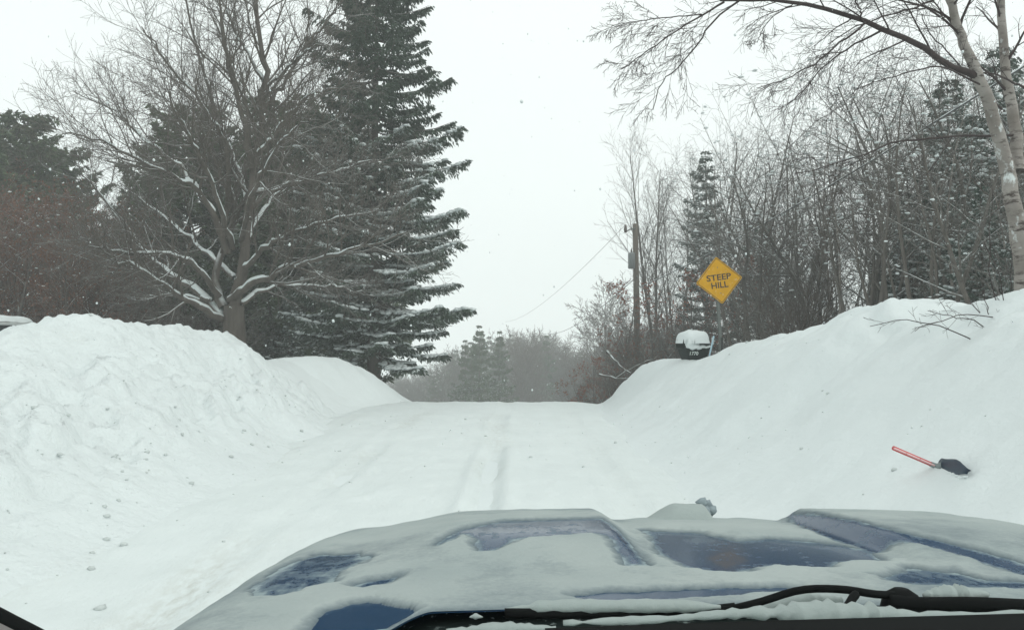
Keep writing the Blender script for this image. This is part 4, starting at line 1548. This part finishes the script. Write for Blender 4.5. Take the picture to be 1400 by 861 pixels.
# ------------------------------------------------------------------ parked white vehicle behind the snowbank
VD = 18.0
e = P(46, 441, VD + 1.65)
gz = top(e[0] - 1.5, VD)
vx = e[0]
roof = e[2] - gz
t = empty('parked_car', (vx - 2.15, VD + 0.9, gz))
tag(t, 'white parked car with a snow-covered roof behind the tall snowbank', 'car')
M_white = plain('white_car_paint', (0.62, 0.64, 0.63), 0.35, 0, 0.04, 5, coat=0.5)
M_glass = plain('dark_car_glass', (0.02, 0.025, 0.028), 0.15)
g = Geo()
g.box((0, 0, 0.62), (4.5, 1.75, 0.62), 0.10)
g.build('body', M_white, t, True)
cabx1 = 2.2
g = Geo()
rz_ = roof
g.box((0.55, 0, rz_ - 0.03), (3.2, 1.5, 0.08), 0.035)
for x_ in (-1.0, 0.55, 2.06):
    for y_ in (-0.72, 0.72):
        g.box((x_, y_, (0.9 + rz_) / 2 - 0.03), (0.12, 0.07, rz_ - 0.93), 0.015)
g.build('roof', M_white, t)
for x_, w_ in ((-0.22, 1.42), (1.30, 1.38)):
    for y_ in (-0.71, 0.71):
        g = Geo()
        g.box((x_, y_, (0.9 + rz_) / 2 - 0.03), (w_, 0.03, rz_ - 0.98))
        g.build('side_window', M_glass, t)
g = Geo()
g.box((2.08, 0, (0.9 + rz_) / 2 - 0.03), (0.03, 1.34, rz_ - 0.98))
g.build('rear_window', M_glass, t)
for x_ in (-1.4, 1.4):
    for y_ in (-0.86, 0.86):
        g = Geo()
        g.tube([(x_, y_ - 0.1, 0.33), (x_, y_ + 0.1, 0.33)], 0.33, 20)
        g.build('wheel', M_black, t, True)
xs, ys = np.linspace(-1.05, 2.15, 60), np.linspace(-0.75, 0.75, 30)
v, f = grid(xs, ys, lambda X, Y: rz_ + 0.0 + 0.17 * np.clip(1 - np.maximum(np.abs((X - 0.55) / 1.6) ** 7, np.abs(Y / 0.75) ** 4), 0, 1) ** 0.45 + fbm(X * 3, Y * 3, 71, 2) * 0.03)
obj('roof_snow', mesh('roof_snow', v, f, M_snow), t)

# ------------------------------------------------------------------ the blue car the photo is taken from
CX = 0.47
HALF = 1.03


def hood_z(x, y):
    u = np.asarray(x, float) - CX
    y = np.asarray(y, float)
    z = -0.393 - 0.045 * (y - 1.25) - 0.055 * (y - 1.25) ** 2 - 2.0 * np.clip(y - 2.3, 0, None) ** 2
    au = np.abs(u)
    z = z - 0.03 * (u / 0.97) ** 2 - 2.5 * np.clip(au - 0.90, 0, None) ** 2
    R = ss((au - 0.22) / 0.07) * (1 - ss((au - 0.60) / 0.27))
    Yp = ss((y - 1.42) / 0.35) * (1 - 0.55 * ss((y - 2.32) / 0.2))
    return CAM_H + z + 0.033 * R * Yp


def on_hood(px, py):
    last = None
    for d in np.arange(1.0, 2.62, 0.004):
        p = P(px, py, d)
        if p[2] <= float(hood_z(p[0], p[1])):
            return p[:2]
        last = p
    return P(px, py, 2.5)[:2]


BARE = [([(348, 808), (360, 792), (400, 771), (440, 758), (488, 757), (498, 765), (470, 782), (440, 800), (400, 812), (362, 816)], 0.58, 0.012),
        ([(480, 803), (510, 795), (545, 789), (530, 798), (500, 805)], 0.40, 0.006),
        ([(425, 866), (450, 838), (480, 828), (520, 824), (545, 832), (565, 836), (540, 852), (500, 866)], -0.10, 0.005),
        ([(598, 746), (640, 722), (690, 713), (760, 711), (822, 709), (836, 718), (870, 758), (882, 772), (858, 772), (838, 738), (815, 728), (765, 733), (712, 735), (676, 752), (657, 754), (652, 738), (636, 729)], 0.42, 0.006),
        ([(884, 726), (960, 730), (1005, 741), (1050, 737), (1100, 741), (1195, 751), (1199, 769), (1142, 767), (1135, 776), (1050, 774), (1000, 783), (945, 778), (905, 757)], 0.34, 0.008),
        ([(1062, 708), (1090, 703), (1125, 705), (1230, 728), (1320, 750), (1410, 774), (1410, 790), (1330, 764), (1215, 744), (1200, 757), (1150, 742), (1090, 718)], 0.36, 0.006),
        ([(1205, 789), (1250, 778), (1310, 785), (1350, 795), (1410, 797), (1410, 806), (1300, 802), (1240, 799)], 0.45, 0.010),
        ([(780, 816), (950, 806), (1075, 803), (1092, 808), (950, 816), (850, 823)], 0.05, 0.006)]


def poly_sd(px, py, poly):
    """signed distance, positive inside"""
    d = np.full(px.shape, 1e9)
    ins = np.zeros(px.shape, bool)
    n = len(poly)
    for i in range(n):
        ax_, ay_ = poly[i]
        bx_, by_ = poly[(i + 1) % n]
        ex, ey = bx_ - ax_, by_ - ay_
        t_ = np.clip(((px - ax_) * ex + (py - ay_) * ey) / (ex * ex + ey * ey + 1e-12), 0, 1)
        d = np.minimum(d, np.hypot(px - ax_ - t_ * ex, py - ay_ - t_ * ey))
        c_ = ((ay_ > py) != (by_ > py)) & (px < ex * (py - ay_) / (ey + 1e-12) + ax_)
        ins ^= c_
    return np.where(ins, d, -d)


def rear(x):
    return 1.24 - 0.24 * ss((np.abs(x - CX) - 0.60) / 0.13)


def hood_grid(x0, x1, nx, ny, off, zf):
    X = np.repeat(np.linspace(x0, x1, nx)[None], ny, 0)
    q = np.linspace(0, 1, ny)[:, None]
    Y = (rear(X) + off) * (1 - q) + 2.56 * q
    V = np.stack([X, Y, zf(X, Y)], -1).reshape(-1, 3)
    i = (np.arange(ny - 1)[:, None] * nx + np.arange(nx - 1)[None, :]).reshape(-1)
    return V, np.stack([i, i + 1, i + nx + 1, i + nx], -1)


PATCH = [([tuple(on_hood(*q)) for q in poly], fr, ed) for poly, fr, ed in BARE]

car = empty('car', (CX, 0.0, 0.0))
tag(car, 'dark blue car hood under patchy snow with wipers, close up', 'car')


def carobj(name, v, f, mat, parent=None, smooth=True, attrs=None):
    v = np.asarray(v, float) - np.array([CX, 0, 0])
    return obj(name, mesh(name, v, f, mat, smooth, attrs), parent or car)


def paint():
    k = N('blue_car_paint')
    n = k.noise(48, 5, 0.75, stretch=(1.0, 0.55, 1.0))
    n2 = k.noise(11, 4, 0.6, stretch=(0.7, 1.3, 1.0))
    fr = k.attr('frost')
    raw = k.math('ADD', k.math('MULTIPLY', k.math('SUBTRACT', n, 0.5), 1.5), k.math('MULTIPLY', k.math('SUBTRACT', n2, 0.5), 1.3))
    f = k.maprange(k.math('ADD', raw, fr), 0.52, 1.12)
    base = k.mix(n2, (0.010, 0.038, 0.082), (0.016, 0.055, 0.120))
    c = k.mix(f, base, (0.27, 0.33, 0.345))
    return k.set(color=c, rough=k.maprange(f, 0, 0.5, 0.18, 0.85), coat=0.16, coatr=0.04, spec=0.10, normal=k.bump(f, 0.35, 0.003))


M_paint = paint()
v, f = hood_grid(CX - HALF, CX + HALF, 260, 150, 0.0, hood_z)
fr = np.full(len(v), 0.3)
for poly, a_, ed in PATCH:
    sd_ = poly_sd(v[:, 0], v[:, 1], poly)
    fr = np.where(sd_ > -0.02, a_ + 0.55 * np.exp(-np.clip(sd_, 0, 1) / (0.5 * ed + 0.003)), fr)
hood = carobj('hood', v, f, M_paint, attrs={'frost': fr})


def snow_t(x, y):
    sdm = np.full(np.shape(x), -1e9)
    for poly, a_, ed in PATCH:
        nn = fbm(x * 28, y * 20, 83, 3) * ed * 2.2
        sdm = np.maximum(sdm, poly_sd(x, y, poly) + nn + fbm(x * 95, y * 70, 87, 2) * 0.006)
    thick = 0.007 + 0.005 * fbm(x * 3.5, y * 3.5, 85, 3) + 0.002 * fbm(x * 22, y * 22, 86, 2)
    val = ss((y - 1.3) / 0.5) * (1 - ss((np.abs(x - CX) - 0.12) / 0.12)) * 0.006
    ed = np.minimum(np.abs(HALF - np.abs(x - CX)), np.abs(y - rear(x)))
    thick = (thick + val) * ss(ed / 0.03 + 0.15)
    return np.where(sdm > 0, -0.004, np.minimum(thick, -sdm * 0.32 - 0.0004))


v, f = hood_grid(CX - HALF + 0.004, CX + HALF - 0.004, 380, 260, 0.004, lambda X, Y: hood_z(X, Y) + snow_t(X, Y))
def hood_snow_material():
    k = N('thin_hood_snow')
    n = k.noise(3.2, 5, 0.6)
    n2 = k.noise(90, 4, 0.65)
    th = k.math('ADD', k.attr('thick'), k.math('MULTIPLY', k.math('SUBTRACT', n2, 0.5), 0.005))
    full = k.mix(k.maprange(n, 0.3, 0.7), (0.30, 0.345, 0.345), (0.39, 0.43, 0.42))
    c = k.mix(k.maprange(th, 0.0005, 0.0075), (0.13, 0.165, 0.185), full)
    a = k.bump(k.noise(16, 5, 0.6), 0.35, 0.012)
    b = k.bump(k.noise(140, 4, 0.7), 0.5, 0.004, a)
    return k.set(color=c, rough=0.8, spec=0.15, normal=b)


M_hoodsnow = hood_snow_material()
M_carsnow = snow_material('car_snow', (0.33, 0.375, 0.365), bumpk=0.6, coarse=0.25)
carobj('hood_snow', v, f, M_hoodsnow, hood, attrs={'thick': np.asarray(snow_t(v[:, 0], v[:, 1]))})
hood_snow = hood.children[0]
hood_snow.parent = hood
hood_snow.location = (0, 0, 0)
# lump of snow on the nose of the hood
a, b = on_hood(872, 712), on_hood(965, 712)
x0, x1 = P(868, 712, 2.4)[0], P(962, 712, 2.4)[0]
v, f = grid(np.linspace(x0, x1, 40), np.linspace(2.20, 2.44, 16), lambda X, Y: hood_z(X, Y) + 0.006 + 0.042 * np.clip(1 - np.abs((Y - 2.32) / 0.115) ** 3, 0, 1) ** 0.6 * ss((X - x0) / 0.10) * (1 - ss((X - x1 + 0.03) / 0.03)) + fbm(X * 25, Y * 25, 91, 2) * 0.004)
carobj('snow_lump', v, f, M_carsnow, hood)
xs_ = P(963, 705, 2.3)[0]
rng = np.random.default_rng(3)
c_ = np.array([(xs_ + dx, 2.30 + dy, float(hood_z(xs_, 2.3)) + dz) for dx, dy, dz in ((-0.005, 0, 0.052), (0.008, 0.01, 0.042), (0.016, 0, 0.03), (0.0, -0.01, 0.03), (-0.004, 0, 0.012), (0.01, 0.01, 0.02))])
v, f = blobs(c_, np.full((6, 3), 0.017), rng, 0.3)
carobj('ice_lump', v, f, snow_material('grey_ice', (0.26, 0.31, 0.33), bumpk=1.0, coarse=0.3), hood)
for o_ in hood.children:
    o_.location = (0, 0, 0)

# body sides, nose, cowl
g = Geo()
for s_ in (-1, 1):
    ys_ = np.linspace(1.0, 2.56, 30)
    zt_ = hood_z(CX + s_ * HALF, ys_)
    v, f = [], []
    for k, (y_, z_) in enumerate(zip(ys_, zt_)):
        v += [(s_ * HALF, y_, z_), (s_ * (HALF + 0.02), y_, z_ - 0.06), (s_ * (HALF + 0.03), y_, z_ - 0.30), (s_ * (HALF + 0.0), y_, 0.42)]
    for k in range(29):
        for j in range(3):
            q = (k * 4 + j, k * 4 + j + 1, k * 4 + j + 5, k * 4 + j + 4)
            f.append(q)
    g2 = Geo()
    g2.add(v, f)
    fo = g2.build('fender', M_paint, car, True)
    g3 = Geo()
    g3.tube([(s_ * 0.80, 1.85, 0.36), (s_ * 1.0, 1.85, 0.36)], 0.36, 24)
    g3.build('wheel', M_black, car, True)
xs_ = np.linspace(-HALF, HALF, 40)
zt_ = hood_z(xs_ + CX, 2.56)
v, f = [], []
for x_, z_ in zip(xs_, zt_):
    v += [(x_, 2.56, z_), (x_, 2.62, z_ - 0.08), (x_, 2.64, z_ - 0.30), (x_, 2.60, 0.40)]
for k in range(39):
    for j in range(3):
        f.append((k * 4 + j, k * 4 + j + 4, k * 4 + j + 5, k * 4 + j + 1))
g = Geo()
g.add(v, f)
g.build('front_fascia', M_paint, car, True)


def cowl_mat():
    k = N('black_cowl_plastic')
    n = k.noise(85, 3, 0.6)
    n2 = k.noise(6, 3, 0.6)
    fl = k.math('MULTIPLY', k.maprange(n, 0.60, 0.68), k.maprange(n2, 0.42, 0.6))
    c = k.mix(k.math('MULTIPLY', fl, 0.7), (0.012, 0.019, 0.018), (0.34, 0.40, 0.39))
    return k.set(color=c, rough=0.6, spec=0.15, normal=k.bump(n, 0.2, 0.003))


M_cowl = cowl_mat()
M_rubber = plain('black_rubber', (0.007, 0.008, 0.008), 0.8, spec=0.08)
v, f = grid(np.linspace(CX - 0.93, CX + 0.93, 60), np.linspace(0.86, 1.30, 24), lambda X, Y: hood_z(X, 1.25) - 0.020 - 0.03 * ss((np.abs(X - CX) - 0.6) / 0.1) - 0.012 * ss((1.2 - Y) / 0.1) - 0.10 * (1.236 - Y) + fbm(X * 9, Y * 9, 95, 2) * 0.004)
carobj('cowl', v, f, M_cowl)


def capsnow(name, spec, rads, parent=None, flat=0.7, n=26, jit=0.12, seed=1):
    """a ridge of snow lying along a line"""
    r_ = np.random.default_rng(seed)
    p = smooth_path([P(*q) for q in spec], n) - np.array([CX, 0, 0])
    rr = np.interp(np.linspace(0, 1, n), np.linspace(0, 1, len(rads)), rads) * (1 + r_.normal(0, jit, n))
    g_ = Geo()
    g_.tube(p, rr, 9, True, flat)
    return g_.build(name, M_carsnow, parent or car, True)


def rod(name, spec, r_, mat=M_rubber, parent=None, n=20, sides=8, flat=1.0):
    g_ = Geo()
    p = smooth_path([P(*q) for q in spec], n) - np.array([CX, 0, 0])
    g_.tube(p, r_, sides, True, flat)
    return g_.build(name, mat, parent or car, True)


# wiper in front of the passenger, and the second one at the edge of the frame
wa = rod('wiper_arm', [(1000, 832, 1.10), (1040, 822, 1.10), (1095, 806, 1.10), (1150, 805, 1.10), (1200, 812, 1.11), (1240, 812, 1.12)], 0.0052)
rod('wiper_blade', [(690, 838, 1.06), (800, 838, 1.06), (900, 836, 1.07), (965, 834, 1.08), (1005, 830, 1.08)], 0.0065, parent=wa)
capsnow('snow_on_blade', [(692, 832, 1.065), (760, 829, 1.065), (840, 828, 1.065), (920, 828, 1.07), (985, 829, 1.07)], [0.002, 0.010, 0.012, 0.011, 0.012, 0.010, 0.003], wa, 0.7, seed=2)
rod('linkage', [(1095, 850, 1.02), (1130, 843, 1.03), (1155, 832, 1.05), (1165, 818, 1.07), (1170, 812, 1.08)], 0.0055, parent=wa)
g = Geo()
p = P(1232, 813, 1.12) - np.array([CX, 0, 0])
g.tube([p + np.array([0, 0, -0.025]), p, p + np.array([0, 0, 0.008])], [0.028, 0.022, 0.010], 12)
g.build('pivot', M_rubber, wa, True)
wb = rod('wiper_arm', [(1215, 822, 1.11), (1260, 826, 1.10), (1330, 826, 1.09), (1420, 830, 1.08)], 0.010)
capsnow('snow_on_arm', [(1262, 813, 1.11), (1300, 812, 1.11), (1352, 812, 1.11)], [0.003, 0.012, 0.014, 0.013, 0.003], wb, 0.8, seed=4)
# snow lying in the cowl against the glass
capsnow('cowl_snow', [(770, 851, 0.98), (900, 846, 0.98), (1010, 838, 0.98), (1100, 838, 0.98), (1180, 837, 0.98), (1260, 841, 0.98), (1420, 838, 0.98)], [0.004, 0.007, 0.006, 0.016, 0.022, 0.014, 0.007, 0.007], None, 0.55, 60, 0.25, 6)
capsnow('cowl_snow', [(1010, 838, 1.12), (1060, 830, 1.12), (1110, 820, 1.12), (1150, 820, 1.12)], [0.006, 0.014, 0.016, 0.008], None, 0.6, 24, 0.15, 7)
capsnow('cowl_snow', [(610, 862, 1.03), (690, 858, 1.03), (760, 858, 1.03)], [0.006, 0.010, 0.004], None, 0.6, 24, 0.2, 8)
capsnow('cowl_snow', [(642, 843, 1.14), (650, 842, 1.14), (660, 843, 1.14)], [0.001, 0.006, 0.001], None, 0.7, 8, 0.1, 9)
# dash edge inside the glass, trim in the corner
g = Geo()
a, b, c_ = P(745, 858, 0.78), P(1000, 849, 0.80), P(1460, 836, 0.84)
for p, q in ((a, b), (b, c_)):
    v = [p, q, q + np.array([0, -0.30, -0.03]), p + np.array([0, -0.30, -0.03]), p + np.array([0, 0, -0.06]), q + np.array([0, 0, -0.06]), q + np.array([0, -0.30, -0.12]), p + np.array([0, -0.30, -0.12])]
    g.add(np.array(v) - np.array([CX, 0, 0]), [(0, 1, 2, 3), (0, 4, 5, 1), (3, 2, 6, 7), (4, 7, 6, 5), (0, 3, 7, 4), (1, 5, 6, 2)])
g.build('dashboard', M_rubber, car)
rod('windscreen_seal', [(-90, 812, 0.74), (-30, 829, 0.76), (20, 853, 0.78), (70, 879, 0.80), (130, 915, 0.82)], 0.0072, M_rubber)
g = Geo()
v = []
for (px, py, d) in ((-90, 818, 0.735), (-30, 836, 0.755), (20, 861, 0.775), (70, 888, 0.795)):
    p = P(px, py, d) - np.array([CX, 0, 0])
    v += [p, p + np.array([-0.02, -0.06, -0.10])]
g.add(v, [(0, 1, 3, 2), (2, 3, 5, 4), (4, 5, 7, 6)])
g.build('pillar_trim', plain('grey_interior_trim', (0.19, 0.175, 0.17), 0.8), car)
# the windscreen itself: lightly tinted clear glass
k = N('windscreen_glass')
tb = k.new('ShaderNodeBsdfTransparent')
tb.inputs['Color'].default_value = (0.925, 0.965, 0.95, 1)
k.link(tb.outputs[0], k.t.nodes['Material Output'].inputs['Surface'])
k.t.nodes.remove(k.b)
xs, q = np.linspace(-0.86, 0.86, 24), np.linspace(0, 1, 14)
X, Q = np.meshgrid(xs, q)
Yw = 0.93 - 0.72 * Q - 0.10 * (X / 0.86) ** 2 * (1 - 0.3 * Q)
Zw = 1.27 + 0.66 * Q
v = np.stack([X, Yw, Zw], -1).reshape(-1, 3)
i = (np.arange(13)[:, None] * 24 + np.arange(23)[None]).reshape(-1)
obj('windscreen', mesh('windscreen', v, np.stack([i, i + 1, i + 25, i + 24], -1), k.m), car)

# ------------------------------------------------------------------ falling snow and the snowy air
rng = np.random.default_rng(99)
n = 2600
d = 2.8 + 30 * rng.random(n) ** 0.8
c = np.stack([(rng.uniform(-0.85, 0.85, n)) * d * 0.85, d, CAM_H + rng.uniform(-0.15, 0.45, n) * d], -1)
ok = np.array([q[2] > top(q[0], q[1]) + 0.05 for q in c])
c = c[ok]
r = rng.uniform(0.0028, 0.006, len(c))
v, f = blobs(c, np.stack([r, r, r * 1.3], -1), rng, 0.2)
tag(obj('falling_snow', mesh('falling_snow', v, f, M_snow)), kind='stuff')

hz = bpy.data.materials.new('snowy_air')
hz.use_nodes = True
hz.node_tree.nodes.remove(hz.node_tree.nodes['Principled BSDF'])
pv = hz.node_tree.nodes.new('ShaderNodeVolumePrincipled')
pv.inputs['Color'].default_value = (0.97, 0.985, 0.98, 1)
pv.inputs['Density'].default_value = HAZE_DENSITY
pv.inputs['Anisotropy'].default_value = 0.0
hz.node_tree.links.new(pv.outputs[0], hz.node_tree.nodes['Material Output'].inputs['Volume'])
g = Geo()
zlo, zhi = -26.0, 24.0
g.box((0, 120, (zlo + zhi) / 2), (640, 400, zhi - zlo))
hb = g.build('haze', hz)
tag(hb, kind='stuff')
